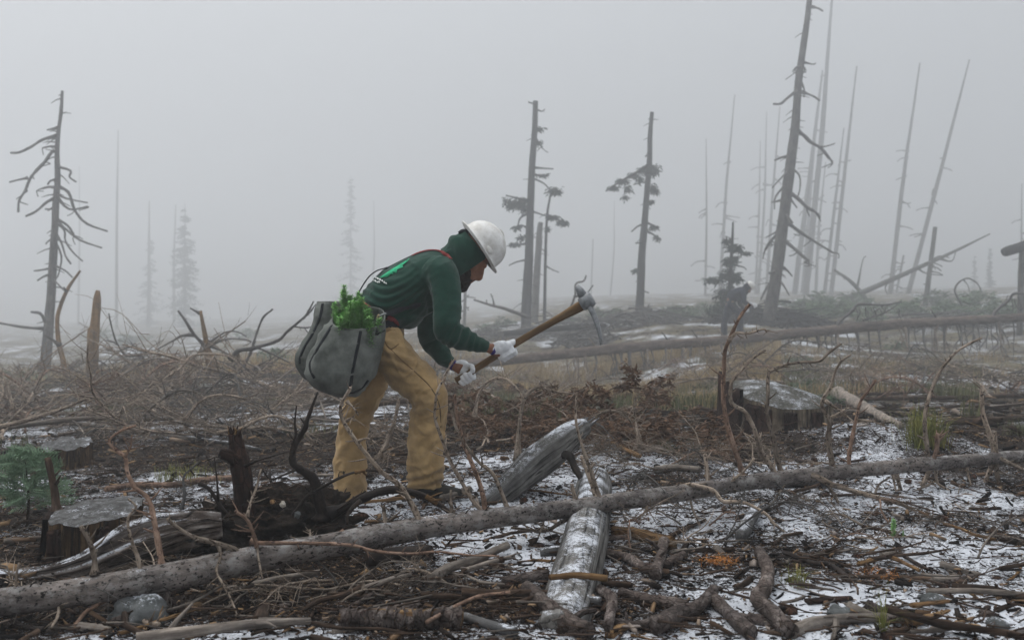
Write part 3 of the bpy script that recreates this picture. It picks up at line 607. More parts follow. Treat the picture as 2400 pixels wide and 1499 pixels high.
# ------------------------------------------------------------------ charred things at left of the worker
sn = thing('charred_snag', 'charred snag with a splintered top and a side knob standing on the soil mound', 'snag', P(575, 1215, 4.0))
q = cr(np.array([np.r_[P(u, v, 4.0), w / 2 / FPX * 4.0] for u, v, w in [(578, 1235, 54), (575, 1190, 47), (571, 1150, 46), (563, 1095, 50), (556, 1060, 43), (552, 1030, 33), (551, 1016, 31)]]), 7)
mb = MB(); mb.tube(q[:, :3], q[:, 3], 24, True, .16, 3); mb.build('snag_wood', M['charbrown'], sn)
mb = MB(); limb(mb, [(556, 1082), (538, 1068), (520, 1060), (514, 1058)], 34, 24, 3.98, -.03, 14, 0, 3, False, wob=.25); mb.build('side_knob', M['charbrown'], sn)
for k in range(12):
    a = k / 12 * 6.28; c = P(551 + 12 * math.cos(a), 1020 + random.uniform(-3, 3), 4.0 + .02 * math.sin(a)); mb = MB()
    mb.tube([c, c + [random.uniform(-.006, .006), 0, .018], c + [random.uniform(-.012, .012), 0, random.uniform(.02, .045)]], [.007, .005, .0015], 5); mb.build('splinter', M['tan' if k % 3 == 0 else 'charbrown'], sn)
mb = MB(); limb(mb, [(575, 1092), (600, 1080), (640, 1068), (667, 1060)], 6, 3, 3.95, -.1, 7, 2, 9); mb.build('twig', M['char'], sn)
def freebranch(name, label, cat, pieces, group=None):
    pieces = [(a, b, c, far(d), e * far(d) / d, f) for a, b, c, d, e, f in pieces]
    """pieces: (pixels, w0, w1, Y, dy, material)"""
    t = thing(name, label, cat, P(*pieces[0][0][0], pieces[0][3]), group)
    for k, (px, w0, w1, Y, dy, mt) in enumerate(pieces):
        mb = MB(); limb(mb, px, w0, w1, Y, dy, 10 if w0 > 9 else 7, 1 + len(px), k + int(px[0][0]), k == 0, wob=.16); mb.build('main_stem' if k == 0 else 'twig', M[mt], t)
    return t
freebranch('charred_branch', 'twisted charred branch with a pale split fork rising beside the worker', 'branch',
  [([(755, 1212), (752, 1190), (743, 1152), (734, 1121), (707, 1100), (689, 1087), (685, 1066), (692, 1041), (702, 1025), (716, 1000), (721, 980), (745, 918)], 30, 4, 4.05, -.1, 'char'),
   ([(687, 1086), (683, 1070), (684, 1048), (694, 1014), (691, 991), (695, 950)], 8, 3, 4.0, -.05, 'char'), ([(693, 1100), (661, 1114), (634, 1122), (616, 1102)], 6, 3, 4.0, -.1, 'char'), ([(742, 1160), (722, 1148), (715, 1138)], 9, 4, 4.03, -.05, 'char')])
freebranch('charred_branch', 'long thin black branch with a pale scar slanting up across the trouser leg', 'branch', [([(650, 1246), (684, 1209), (718, 1164), (752, 1143), (807, 1114), (860, 1102), (932, 1108)], 9, 5, 3.98, .05, 'char'), ([(807, 1114), (805, 1103)], 4, 3, 4.02, .0, 'char'), ([(832, 1107), (845, 1104), (857, 1102)], 8, 7, 4.01, 0, 'tan')])
freebranch('charred_branch', 'arched black limb with an orange scar resting on the fallen tree', 'branch', [([(770, 1205), (825, 1180), (875, 1157), (920, 1147), (955, 1150), (1000, 1165), (1037, 1187), (1058, 1206)], 24, 11, 4.02, .1, 'char'), ([(845, 1172), (817, 1200), (813, 1228)], 12, 6, 4.02, -.06, 'char'), ([(998, 1162), (1012, 1171), (1026, 1179)], 13, 11, 4.075, 0, 'tan'), ([(790, 1195), (830, 1166), (858, 1150)], 7, 3, 4.0, -.03, 'char')])
freebranch('dead_branch', 'upright dark dead stick leaning in front of the green fir sapling', 'branch', [([(134, 1210), (128, 1150), (120, 1110), (112, 1072)], 22, 13, 4.2, .05, 'brown')])
freebranch('charred_branch', 'thin black twig standing upright left of the charred snag', 'branch', [([(512, 1175), (508, 1120), (502, 1070)], 5, 3, 3.9, 0, 'char'), ([(485, 1078), (502, 1072), (518, 1070)], 4, 2, 3.9, 0, 'char')])
freebranch('charred_branch', 'curved black stick leaning towards the base of the charred snag', 'branch', [([(467, 1132), (492, 1147), (512, 1178), (530, 1204)], 7, 12, 3.9, 0, 'char')])
freebranch('dead_branch', 'blue grey crooked twig with a snowy fork left of the charred snag', 'branch', [([(425, 1192), (433, 1160), (430, 1118), (446, 1100), (464, 1084)], 8, 4, 4.0, 0, 'grey'), ([(446, 1100), (456, 1114)], 5, 3, 4.0, 0, 'char')])

def lump(name, label, cat, c, ax, mt, seed, amp=.25, freq=2.2, n=40, m=24, kind=None):
    mb = MB(); mb.ellipsoid([0, 0, 0], [1, 1, 1], None, n, m); V = mb.V[0]
    f = 1 + amp * fbm(V * freq + seed * 5.3, 4, seed); V = V * f[:, None] * np.asarray(ax); mb.V[0] = V + c; mb.tc[0] = V
    o = mb.build(name, M[mt], None, c); return tag(o, label, cat, kind=kind)
lump('soil_mound', 'mound of dark upturned soil with a few pale stones behind the fallen trunk', 'soil mound', P(640, 1258, 4.14), (.33, .22, .17), 'soil', 3, .42, 3.6, 120, 70)
_sm = bpy.data.objects['soil_mound']; _bv = BVHTree.FromPolygons([tuple(np.array(v.co) + W['soil_mound']) for v in _sm.data.vertices], [tuple(p.vertices) for p in _sm.data.polygons])
mb, mb2 = MB(), MB(); _r = random.Random(2)
for k in range(420):
    x, y = W['soil_mound'][0] + _r.gauss(0, .17), W['soil_mound'][1] + _r.gauss(-.05, .12); h_ = _bv.ray_cast(Vector((x, y, 2)), Vector((0, 0, -1)))[0]
    if h_ is None: continue
    a_ = _r.uniform(0, 6.28); d = np.array([math.cos(a_), math.sin(a_), _r.uniform(-.5, .5)]); l = _r.uniform(.004, .02) if k > 60 else _r.uniform(.03, .11); c = np.array(h_)
    (mb2 if k <= 60 else mb).tube([c - d * l, c + [0, 0, .004], c + d * l], np.array([.7, 1, .6]) * (l * .25 if k > 60 else .0035), 4)
tag(mb.build('soil_crumbs', M['brown'], _sm), kind='stuff'); tag(mb2.build('rootlets', M['brown'], _sm), kind='stuff')
lump('pale_stone', 'whitish stone stuck in the front of the dark soil mound', 'stone', P(663, 1181, 3.93), (.011, .010, .012), 'palestone', 4, .3)
lump('tan_stone', 'round tan stone stuck in the dark soil mound left of the whitish one', 'stone', P(639, 1175, 3.93), (.011, .01, .009), 'tan', 5, .25)
lump('grey_stone', 'greenish grey stone low in the dark soil mound', 'stone', P(697, 1206, 3.92), (.012, .011, .014), 'stone', 6, .3)

# ------------------------------------------------------------------ single pieces of debris
def piece(name, label, cat, pix, w0, w1, mt, lift=0.0, n=12, wob=.2, flat=1.0, twigs=0, seed=0):
    g = np.array([G(u, v) for u, v in pix]); k = len(g); f = np.linspace(0, 1, k)
    r = (w0 + (w1 - w0) * f) / 2 / FPX * g[:, 1]
    g[:, 2] += r * .55 * flat + lift
    q = cr(np.c_[g, r], 6); mb = MB(); r_ = random.Random(seed + int(pix[0][0]))
    rr = q[:, 3] * np.array([r_.uniform(.93, 1.08) for _ in q])
    mb.tube(q[:, :3], rr, n, True, wob, seed + int(pix[0][1]) % 50, ell=rr * flat if flat != 1 else None, side=np.array([0, 1.0, .0]) if flat != 1 else None)
    for _ in range(twigs):
        i = r_.randrange(1, len(q) - 1); l = r_.uniform(.03, .12); e = q[i, :3] + [r_.uniform(-1, 1) * l, r_.uniform(-.5, .5) * l, r_.uniform(0, .9) * l]
        mb.tube([q[i, :3], (q[i, :3] + e) / 2 + [0, 0, l * .1], e], [rr[i] * .5, rr[i] * .35, rr[i] * .2], 6)
    c = g[k // 2]; return tag(mb.build(name, M[mt], None, c), label, cat)
D = [
 ('broken_limb', 'thick limb slanting down to the bottom edge just right of the snowy grey log', [(1238, 1397), (1278, 1437), (1315, 1470), (1375, 1505)], 36, 46, 'purple', .015, 1),
 ('broken_limb', 'thick flaky limb lying flat right of the near end of the snowy grey log', [(1455, 1400), (1516, 1419), (1560, 1428), (1610, 1440)], 26, 32, 'purple', .01, 1),
 ('broken_limb', 'knobbly limb with a pale sawn end pointing at the side of the snowy grey log', [(1415, 1308), (1469, 1320), (1516, 1345), (1553, 1338), (1602, 1314)], 24, 22, 'purple', .012, 2),
 ('broken_limb', 'short stubby limb crossing over the knobbly limb right of the grey log', [(1556, 1292), (1547, 1338), (1535, 1378)], 22, 27, 'purple', .035, 1),
 ('log_piece', 'peeled orange tan log piece lying against the right side of the snowy grey log', [(1436, 1257), (1480, 1262), (1535, 1277), (1574, 1289)], 24, 32, 'tan', .012, 0),
 ('broken_limb', 'hooked reddish limb bending down beside the tip of the snowy grey log', [(1405, 1408), (1430, 1424), (1434, 1450), (1424, 1500)], 24, 26, 'purple', .03, 0),
 ('broken_stick', 'split tan stick lying across the near end of the snowy grey log', [(1290, 1410), (1355, 1405), (1424, 1413)], 14, 17, 'tan', .075, 0),
 ('log_piece', 'short square cut grey wood block lying on the snow before the grey log', [(1357, 1424), (1408, 1430)], 22, 21, 'grey', .02, 0),
 ('broken_limb', 'pale snow dusted limb forking up from the bottom edge right of centre', [(1540, 1494), (1590, 1463), (1637, 1445), (1672, 1402)], 44, 26, 'purple', .02, 0),
 ('broken_limb', 'big curved flaky limb bending round from mid right down to the bottom edge', [(1780, 1312), (1798, 1353), (1793, 1398), (1775, 1428), (1812, 1463), (1850, 1503)], 26, 42, 'purple', .02, 1),
 ('broken_limb', 'short thick snow specked limb at the bottom edge left of the big curved limb', [(1666, 1420), (1700, 1448), (1728, 1476), (1760, 1505)], 34, 36, 'purple', .015, 0),
 ('broken_limb', 'long pale limb lying along the bottom edge at lower right', [(1850, 1500), (1915, 1474), (2006, 1463), (2120, 1455)], 34, 20, 'greystick', .01, 2),
 ('split_wood', 'narrow tan split wood piece on the snow at lower right', [(2138, 1436), (2180, 1430), (2224, 1424)], 20, 12, 'tan', .02, 0),
 ('split_wood', 'wide wedge of splintered tan wood at lower right below the narrow piece', [(2122, 1470), (2170, 1460), (2224, 1438)], 40, 10, 'tan', .01, 0),
 ('broken_limb', 'dark rough limb reaching in from the right edge near the bottom', [(2230, 1386), (2318, 1395), (2372, 1410), (2430, 1420)], 18, 30, 'brown', .01, 1),
 ('bark_slab', 'dark bark slab with a pale upper edge lying on the snow at lower right', [(1890, 1420), (1940, 1416), (1994, 1411)], 24, 20, 'charbrown', .01, 0),
 ('broken_stick', 'arched tan stick above the snow patch at lower right', [(2012, 1337), (2050, 1326), (2090, 1322), (2155, 1351)], 12, 9, 'tan', .02, 0),
 ('charred_stick', 'black bent stick running down towards the snow patch at lower right', [(1838, 1306), (1904, 1331), (1944, 1335), (1986, 1366)], 11, 13, 'char', .015, 1),
 ('log_piece', 'grey wood log piece lying under the fallen tree at right', [(1800, 1146), (1870, 1142), (1945, 1144)], 34, 26, 'grey', .02, 0),
 ('wood_chunk', 'pale broken wood chunk leaning in the litter below the fallen tree at right', [(1772, 1214), (1757, 1244), (1738, 1282)], 28, 32, 'grey', .03, 0),
 ('broken_stick', 'long half buried brown stick above the snow patch at lower right', [(1944, 1350), (2030, 1356), (2112, 1358), (2266, 1372)], 12, 18, 'brown', .0, 1),
 ('thin_branch', 'thin reddish switch slanting up over the bottom edge at centre', [(1000, 1500), (1075, 1457), (1125, 1436), (1196, 1426)], 10, 8, 'redbark', .05, 1),
 ('pole_piece', 'smooth grey pole running out of the bottom edge right of the curled bark log', [(1088, 1458), (1140, 1475), (1206, 1499)], 22, 27, 'grey', .01, 0),
 ('broken_limb', 'ridged dark limb slanting up towards the snowy grey log from the left', [(1010, 1385), (1050, 1357), (1125, 1330), (1190, 1300)], 26, 18, 'greystick', .03, 1),
 ('broken_limb', 'thin weathered limb lying just right of the ridged dark limb', [(1098, 1350), (1150, 1333), (1205, 1318)], 13, 11, 'greystick', .02, 1),
 ('thin_branch', 'long wavy pale twig lying across the litter left of centre near the bottom', [(596, 1391), (660, 1394), (725, 1400), (775, 1401), (862, 1382), (940, 1392)], 6, 5, 'branch', .03, 3),
 ('broken_stick', 'gnarled dark stick lying above the curled bark log', [(810, 1418), (870, 1413), (925, 1406), (948, 1398)], 9, 7, 'brown', .02, 1),
 ('broken_limb', 'snow topped limb butt with a rotten end in the snow at lower left', [(622, 1436), (616, 1452), (606, 1482)], 26, 40, 'brown', .01, 0),
 ('charred_log', 'charred black log lying in the shade under the fallen trunk', [(860, 1330), (930, 1318), (1010, 1312)], 40, 34, 'char', .015, 0),
 ('dead_branch', 'reddish half buried branch lying behind the cut stump at left', [(249, 1152), (319, 1142), (403, 1143), (476, 1131), (560, 1126)], 14, 17, 'redbark', .005, 1),
 ('snowy_pole', 'short snow covered pole lying in the brush behind the left stump', [(183, 998), (222, 1003), (268, 1010)], 13, 12, 'greybig', .01, 0),
 ('snowy_pole', 'bright snow covered pole end in the brush right of the small left stump', [(403, 987), (430, 981), (458, 974)], 13, 13, 'greybig', .03, 0),
 ('snowy_pole', 'long thin snow covered pole lying behind the charred snag', [(405, 1026), (470, 1036), (540, 1046), (610, 1060)], 10, 8, 'greybig', .015, 0),
 ('broken_stick', 'crooked stick poking out under the fallen trunk at lower left', [(0, 1450), (35, 1460), (70, 1440), (94, 1432)], 12, 9, 'brown', .03, 0),
 ('dead_branch', 'tangled grey branch lying left of the broad stump', [(1395, 1062), (1450, 1052), (1500, 1060), (1560, 1072)], 8, 7, 'greystick', .04, 3),
 ('split_wood', 'splintered tan wood sliver standing behind the propped log', [(1432, 1036), (1455, 1026), (1475, 1018)], 22, 12, 'tan', .05, 0),
 ('broken_stick', 'peeled orange stick slanting in the litter right of the propped log', [(1432, 1056), (1460, 1072), (1500, 1092)], 8, 10, 'tan', .05, 0),
 ('log_piece', 'weathered flat log half buried in the litter above the fallen tree near the middle', [(1535, 1110), (1580, 1104), (1640, 1108)], 18, 15, 'greystick', .01, 1),
 ('broken_stick', 'straight peeled stick lying behind the trunk below the arched black limb', [(780, 1206), (870, 1201), (972, 1190)], 8, 8, 'tan', .05, 0),
 ('broken_stick', 'second peeled stick lying behind the trunk at a slant right of the arched black limb', [(905, 1190), (945, 1176), (984, 1164)], 10, 9, 'tan', .03, 0),
 ('broken_limb', 'thick grey limb end lying behind the trunk right of the arched black limb', [(1035, 1182), (1065, 1174), (1100, 1160)], 18, 17, 'greystick', .02, 0),
 ('dead_branch', 'long dark pole lying across the clearing behind the broad stump', [(1975, 942), (2100, 940), (2250, 938), (2420, 932)], 9, 11, 'brown', .02, 2),
 ('dead_branch', 'brown pole lying at the right edge beside the grass tuft', [(2210, 1000), (2300, 994), (2430, 986)], 16, 18, 'brown', .01, 1),
 ('stump_root', 'pale root running down to the right from the broad stump', [(1965, 935), (2010, 958), (2060, 985), (2110, 1008)], 34, 16, 'greystick', .02, 0),
 ('broken_stick', 'grey stick lying crosswise at lower left below the fallen trunk', [(392, 1460), (450, 1440), (520, 1400)], 7, 6, 'greystick', .04, 2),
 ('broken_limb', 'purple limb lying at the bottom edge between the grey log and the pale fork', [(1440, 1470), (1500, 1478), (1548, 1462)], 20, 24, 'purple', .01, 1),
 ('broken_limb', 'mottled limb lying at the left flank of the snowy grey log', [(1180, 1375), (1225, 1368), (1284, 1360)], 22, 26, 'purple', .01, 0),
 ('broken_limb', 'grey weathered limb butting the left side of the snowy grey log', [(1266, 1306), (1290, 1303), (1316, 1301)], 22, 22, 'grey', .01, 0),
]
for k, (nm, lab, px, w0, w1, mt, lift, tw) in enumerate(D):
    piece(nm, lab, {'broken_limb': 'limb', 'split_wood': 'wood piece', 'bark_slab': 'bark', 'log_piece': 'log', 'stump_root': 'root', 'wood_chunk': 'wood piece', 'pole_piece': 'pole', 'snowy_pole': 'pole', 'charred_log': 'log', 'dead_branch': 'branch', 'thin_branch': 'branch'}.get(nm, 'stick'), px, w0, w1, mt, lift, 16 if max(w0, w1) > 18 else 9, .22 if mt == 'purple' else .14, .62 if nm in ('bark_slab', 'split_wood') else 1.0, tw, k)
# the curled bark log at the bottom
cl = thing('bark_log', 'short log wrapped in curling bark lying in the snow left of the bottom centre', 'log', G(935, 1470))
a, b_ = G(800, 1474), G(1082, 1474); a[2] += .03; b_[2] += .03
mb = MB(); mb.tube(cr([a, (a + b_) / 2 + [0, 0, .006], b_], 10), .027, 18, True, .12, 5); mb.build('log_wood', M['tan'], cl)
for k in range(13):
    t = (k + .5) / 13; c = a + (b_ - a) * t; d = (b_ - a) / np.linalg.norm(b_ - a); n_a = 14
    aa = np.linspace(-.9, 3.3, n_a) + random.uniform(-.3, .3); w = .013 + .004 * random.random(); mb = MB(); rows = []
    for e, ex in ((-1, .002), (-.3, .004), (.5, .005), (1, .012)):
        rr = .029 + ex + .002 * np.sin(aa * 5 + k); rows.append(np.stack([c[0] + d[0] * e * w + .004 * np.sin(aa * 3 + k), c[1] - np.cos(aa) * rr * .9, c[2] + np.sin(aa) * rr], -1))
    rows = np.array(rows); inn = rows.copy(); ctr = c[None, None]; inn = ctr + (inn - ctr) * np.array([1, .9, .9]); A = np.concatenate([rows, inn[::-1]], 0); K2 = len(A)
    i, j = np.meshgrid(np.arange(K2), np.arange(n_a - 1), indexing='ij'); i2 = (i + 1) % K2
    mb.add(A.reshape(-1, 3), np.stack([i * n_a + j, i2 * n_a + j, i2 * n_a + j + 1, i * n_a + j + 1], -1).reshape(-1, 4)); mb.build('bark_curl', M['purple'], cl)
lump('stone_slab', 'large angular grey stone slab with a snowy top under the fallen trunk at lower left', 'stone', G(322, 1452) + [0, 0, .015], (.095, .075, .065), 'stone', 8, .22, 1.3)
for (u, v, s, lab) in [(2182, 1416, .036, 'dark greenish stone lying above the tan split wood at lower right'), (1968, 1445, .032, 'grey stone half hidden under the bark slab at lower right'), (1030, 1440, .022, 'small round stone behind the curled bark log'), (1070, 1232, .05, 'speckled grey boulder under the fallen trunk near the middle'),
                       (1510, 1030, .05, 'dark pointed rock in the litter left of the broad stump'), (560, 968, .09, 'snow topped pale rock among the brush behind the snag'), (1160, 1225, .035, 'small snowy rock just under the fallen trunk near the middle'), (2330, 1470, .03, 'small grey stone in the snow at the lower right corner')]:
    c = G(u, v) + [0, 0, s * .3]; lump('stone', lab, 'stone', c, (s * 1.2, s, s * .75), 'stone', int(u), .3, 1.6, 24, 16)
for k in range(70):                                    # dark cones, bark lumps on the snow
    y = 2.5 * (6 / 2.5) ** random.random(); x = random.uniform(-.3, 1) * .52 * y; s = random.uniform(.008, .024); c = np.array([x, y, H(x, y) + s * .3])
    o = lump('bark_lump', None, None, c, (s * random.uniform(.8, 1.8), s, s * .7), 'charbrown', k, .4, 1.8, 12, 8); tag(o, 'small dark lump of bark ' + place_words(x, y), 'bark', 'dark bark lumps ' + place_words(x, y))

# ------------------------------------------------------------------ thick broken limbs strewn in front of the trunk
_r = random.Random(77)
for k in range(74):
    u, v = (_r.uniform(1130, 2420), _r.uniform(1250, 1500)) if k < 50 else (_r.uniform(-20, 1200), _r.uniform(1400, 1500)) if k < 64 else (_r.uniform(1380, 2000), _r.uniform(1040, 1120))
    g = G(u, v); mt = _r.choices(['purple', 'brown', 'greystick', 'tan', 'charbrown'], [6, 5, 3, 1.4, 2])[0]; L = _r.uniform(.05, .2); r0 = _r.uniform(.006, .017); a = _r.gauss(0, .9); kk = 6; t = np.linspace(-.5, .5, kk); bd = _r.uniform(-.25, .25)
    x = g[0] + np.cos(a) * t * L - np.sin(a) * bd * t * t * L; y = g[1] + np.sin(a) * t * L + np.cos(a) * bd * t * t * L; z = np.maximum(np.polyval(np.polyfit(t, hgt(x, y), 1), t) + r0 * .6 + t * L * _r.uniform(-.25, .25), hgt(x, y) + r0 * .2)
    q = cr(np.stack([x, y, z], -1), 3); mb = MB(); mb.tube(q, r0 * np.linspace(1, _r.uniform(.6, .95), len(q)) * np.array([_r.uniform(.9, 1.12) for _ in q]), 11, True, .22, k)
    for e, sg in ((q[0], -1), (q[-1], 1)):                        # torn ends
        d = np.array([np.cos(a), np.sin(a), 0]) * sg
        for _ in range(3): o = np.array([_r.uniform(-1, 1), _r.uniform(-1, 1), _r.uniform(-1, 1)]) * r0 * .5; mb.tube([e + o - d * r0, e + o + d * r0 * _r.uniform(.3, 1.6)], [r0 * .4, r0 * .08], 4)
    nm = {'purple': 'flaky barked', 'brown': 'dark brown', 'greystick': 'weathered grey', 'tan': 'peeled tan', 'charbrown': 'blackened'}[mt]; pw = place_words(g[0], g[1])
    tag(mb.build('limb_piece', M[mt], None, g), nm + ' broken limb piece ' + pw, 'limb piece', nm + ' broken limb pieces ' + pw)
# ------------------------------------------------------------------ the tree planter
def remesh(mb, voxel, smooth=4, fac=.5):
    V, Q, T, tc = mb.arrays(); me = mk_mesh('tmp', V, Q, T)
    o = bpy.data.objects.new('tmp', me); C.objects.link(o)
    r = o.modifiers.new('r', 'REMESH'); r.mode = 'VOXEL'; r.voxel_size = voxel; r.use_smooth_shade = True
    s = o.modifiers.new('s', 'SMOOTH'); s.iterations = smooth; s.factor = fac
    dg = bpy.context.evaluated_depsgraph_get(); me2 = bpy.data.meshes.new_from_object(o.evaluated_get(dg))
    bpy.data.objects.remove(o); bpy.data.meshes.remove(me); return me2
def getV(me):
    a = np.empty(len(me.vertices) * 3, np.float32); me.vertices.foreach_get('co', a); return a.reshape(-1, 3).astype(float)
def getN(me):
    a = np.empty(len(me.vertices) * 3, np.float32); me.vertex_normals.foreach_get('vector', a); return a.reshape(-1, 3).astype(float)
def setV(me, V, tc=None):
    me.vertices.foreach_set('co', V.astype(np.float32).ravel()); me.update()
    me.polygons.foreach_set('use_smooth', np.ones(len(me.polygons), bool))
def etube(mb, rows, n=20, sub=4, side=(0, 1, 0)):
    """rows: (point, half width across, half width in the plane of the body)"""
    q = cr(np.array([np.r_[p, a, b] for p, a, b in rows]), sub); mb.tube(q[:, :3], q[:, 3], n, True, 0, 0, ell=q[:, 4], side=np.array(side, float))
def PX(u, v, Y, a, bpx): return (P(u, v, Y), a, bpx / FPX * Y)

fab = {}
def cloth(name, c1, c2, dirt=None, scale=8):
    m, nt, b = nodes(name); v = coords(nt, 'obj', (1, 1, 1)); n1 = noise(nt, v, scale, 5, .6); n2 = noise(nt, v, 420, 2, .5)
    col = ramp(nt, n1, [(.35, c1), (.65, c2)]).outputs[0]
    if dirt:
        n3 = noise(nt, v, 5, 6, .7); col = mixc(nt, math_(nt, 'MULTIPLY', ramp(nt, n3, [(.46, (0, 0, 0)), (.70, (1, 1, 1))]).outputs[0], .6), col, dirt)
    nt.links.new(col, b.inputs['Base Color']); b.inputs['Roughness'].default_value = .95; b.inputs['Specular IOR Level'].default_value = .1
    b.inputs['Sheen Weight'].default_value = .15
    bump(nt, b, math_(nt, 'ADD', math_(nt, 'MULTIPLY', n2, .5), noise(nt, v, 60, 3, .6)), .35, .002); return m
M['hoodie'] = cloth('green_hoodie_fleece', (.0045, .032, .021), (.0075, .045, .030))
M['trouser'] = cloth('tan_canvas', (.30, .195, .088), (.42, .285, .135), (.085, .058, .032), 9)
M['dark'] = plain('dark_strap', (.008, .010, .013), (.016, .018, .022), 60, .8)
M['red'] = plain('red_webbing', (.16, .022, .022), (.22, .035, .03), 80, .8)
M['skin'] = plain('skin', (.19, .085, .05), (.26, .12, .07), 40, .55, .2, .001)
M['beard'] = plain('dark_beard', (.010, .007, .006), (.030, .020, .016), 260, .9, .9, .004)
M['white'] = plain('white_hat_shell', (.52, .50, .46), (.80, .795, .78), 16, .5, .1, .001, spec=.35, detail=9)
M['hatin'] = plain('hat_lining', (.16, .15, .12), (.24, .22, .18), 20, .8)
M['glove'] = plain('white_glove_knit', (.66, .67, .69), (.82, .83, .84), 60, .9, .5, .002)
M['purplehem'] = plain('purple_hem', (.04, .025, .14), (.06, .035, .2), 60, .9)
M['boot'] = plain('dark_boot_leather', (.012, .011, .010), (.03, .026, .022), 30, .7)
M['vinyl'] = plain('grey_vinyl_cloth', (.062, .069, .061), (.155, .165, .15), 11, .6, .4, .004, detail=8)
M['handle'] = wood('worn_handle_wood', (.07, .04, .019), (.155, .095, .046), (.23, .148, .075), (120, 120, 4), var=0, rough=.5)
M['steel'] = plain('worn_steel', (.10, .11, .115), (.26, .27, .28), 30, .45, .3, .001, spec=.6)
M['white_print'] = plain('white_print', (.6, .62, .6), (.75, .76, .75), 90, .9, 0)
M['green_print'] = plain('bright_green_print', (.03, .36, .17), (.06, .5, .26), 90, .9, 0)
M['brass'] = plain('brass_eyelet', (.3, .22, .12), (.45, .36, .22), 30, .4)

man = thing('person', 'bearded worker in green hoodie, tan trousers and white hard hat bending forward to dig', 'person', (P(905, 1158, 4.97)))
# --- head frame
hU = np.array([.76, .06, .645]); hU /= np.linalg.norm(hU); hF = np.array([.645, .02, -.764]); hF -= hU * (hF @ hU); hF /= np.linalg.norm(hF); hR = np.cross(hF, hU)
HC = P(1099, 600, 5.0)
def hd(f, u, r): return HC + hF * f + hU * u + hR * r
HM = np.stack([hF, hR, hU], 1)

body = MB()
body.ellipsoid(hd(-.005, .03, 0), [.094, .074, .10], HM, 28, 18)                       # skull
etube(body, [(hd(.055, .03, 0), .058, .04), (hd(.075, -.03, 0), .052, .035), (hd(.082, -.075, 0), .045, .032), (hd(.088, -.112, 0), .026, .02)], 18, 4, hR)   # face
body.ellipsoid(hd(.04, -.085, 0), [.058, .052, .038], HM, 18, 12)                      # jaw
etube(body, [(hd(.092, .012, 0), .010, .012), (hd(.108, -.012, 0), .011, .014), (hd(.121, -.032, 0), .0155, .013), (hd(.108, -.046, 0), .016, .010)], 12, 3, hR)   # nose
for s in (-1, 1):
    body.ellipsoid(hd(.090, .030, s * .030), [.012, .022, .009], HM, 10, 8)            # brow
    body.ellipsoid(hd(.080, -.02, s * .040), [.016, .018, .016], HM, 10, 8)            # cheekbone
    body.ellipsoid(hd(.112, -.040, s * .012), [.009, .007, .007], HM, 8, 6)            # nostril wing
    body.ellipsoid(hd(-.005, -.01, s * .076), [.018, .008, .03], HM, 10, 8)            # ear
body.ellipsoid(hd(.105, -.066, 0), [.008, .020, .005], HM, 10, 8); body.ellipsoid(hd(.102, -.078, 0), [.009, .018, .006], HM, 10, 8)   # lips
etube(body, [(P(1045, 622, 5.0), .07, .07), (P(1065, 620, 5.0), .062, .064), (P(1086, 612, 5.0), .06, .066)], 16, 3)     # neck
etube(body, [PX(885, 770, 4.99, .14, 46), PX(905, 728, 5, .135, 44), PX(945, 695, 5, .15, 48), PX(990, 665, 5, .17, 52), PX(1030, 642, 5, .15, 44), PX(1050, 628, 5, .09, 30)], 20, 4)
NA = [(1038, 645, 4.86, 30), (1043, 700, 4.79, 26), (1046, 752, 4.76, 22), (1050, 780, 4.76, 20), (1085, 794, 4.79, 19), (1118, 806, 4.82, 14), (1144, 815, 4.845, 11.5), (1158, 820, 4.86, 12.5), (1172, 825, 4.875, 13)]
FA = [(1035, 652, 5.14, 30), (1012, 710, 5.20, 26), (1004, 765, 5.2, 22), (1012, 795, 5.17, 18), (1026, 823, 5.11, 14), (1046, 846, 5.035, 9), (1068, 858, 4.985, 11.5), (1082, 866, 4.96, 13)]
for A in (NA, FA): etube(body, [PX(u, v, y, w / FPX * y, w) for u, v, y, w in A], 14, 3)
NL = [(893, 790, 4.87, 40), (917, 829, 4.86, 38), (949, 867, 4.84, 36), (984, 899, 4.83, 33), (1006, 930, 4.83, 29), (1003, 965, 4.84, 28), (1000, 1010, 4.85, 27), (998, 1060, 4.86, 22), (998, 1110, 4.86, 17), (1000, 1138, 4.86, 18)]
FL = [(880, 800, 5.1, 40), (872, 835, 5.11, 38), (864, 872, 5.12, 36), (854, 910, 5.13, 32), (842, 957, 5.13, 28), (830, 1000, 5.12, 27), (824, 1050, 5.11, 25), (821, 1100, 5.1, 20), (821, 1150, 5.1, 16), (822, 1174, 5.1, 17)]
for A in (NL, FL): etube(body, [PX(u, v, y, w / FPX * y * .95, w) for u, v, y, w in A], 16, 3)
for (u, v, y) in ((1000, 1142, 4.86), (822, 1178, 5.1)):
    etube(body, [(P(u - 12, v, y), .036, .03), (P(u + 15, v + 4, y), .04, .028), (P(u + 50, v + 10, y), .042, .02), (P(u + 75, v + 13, y), .03, .014)], 14, 3)
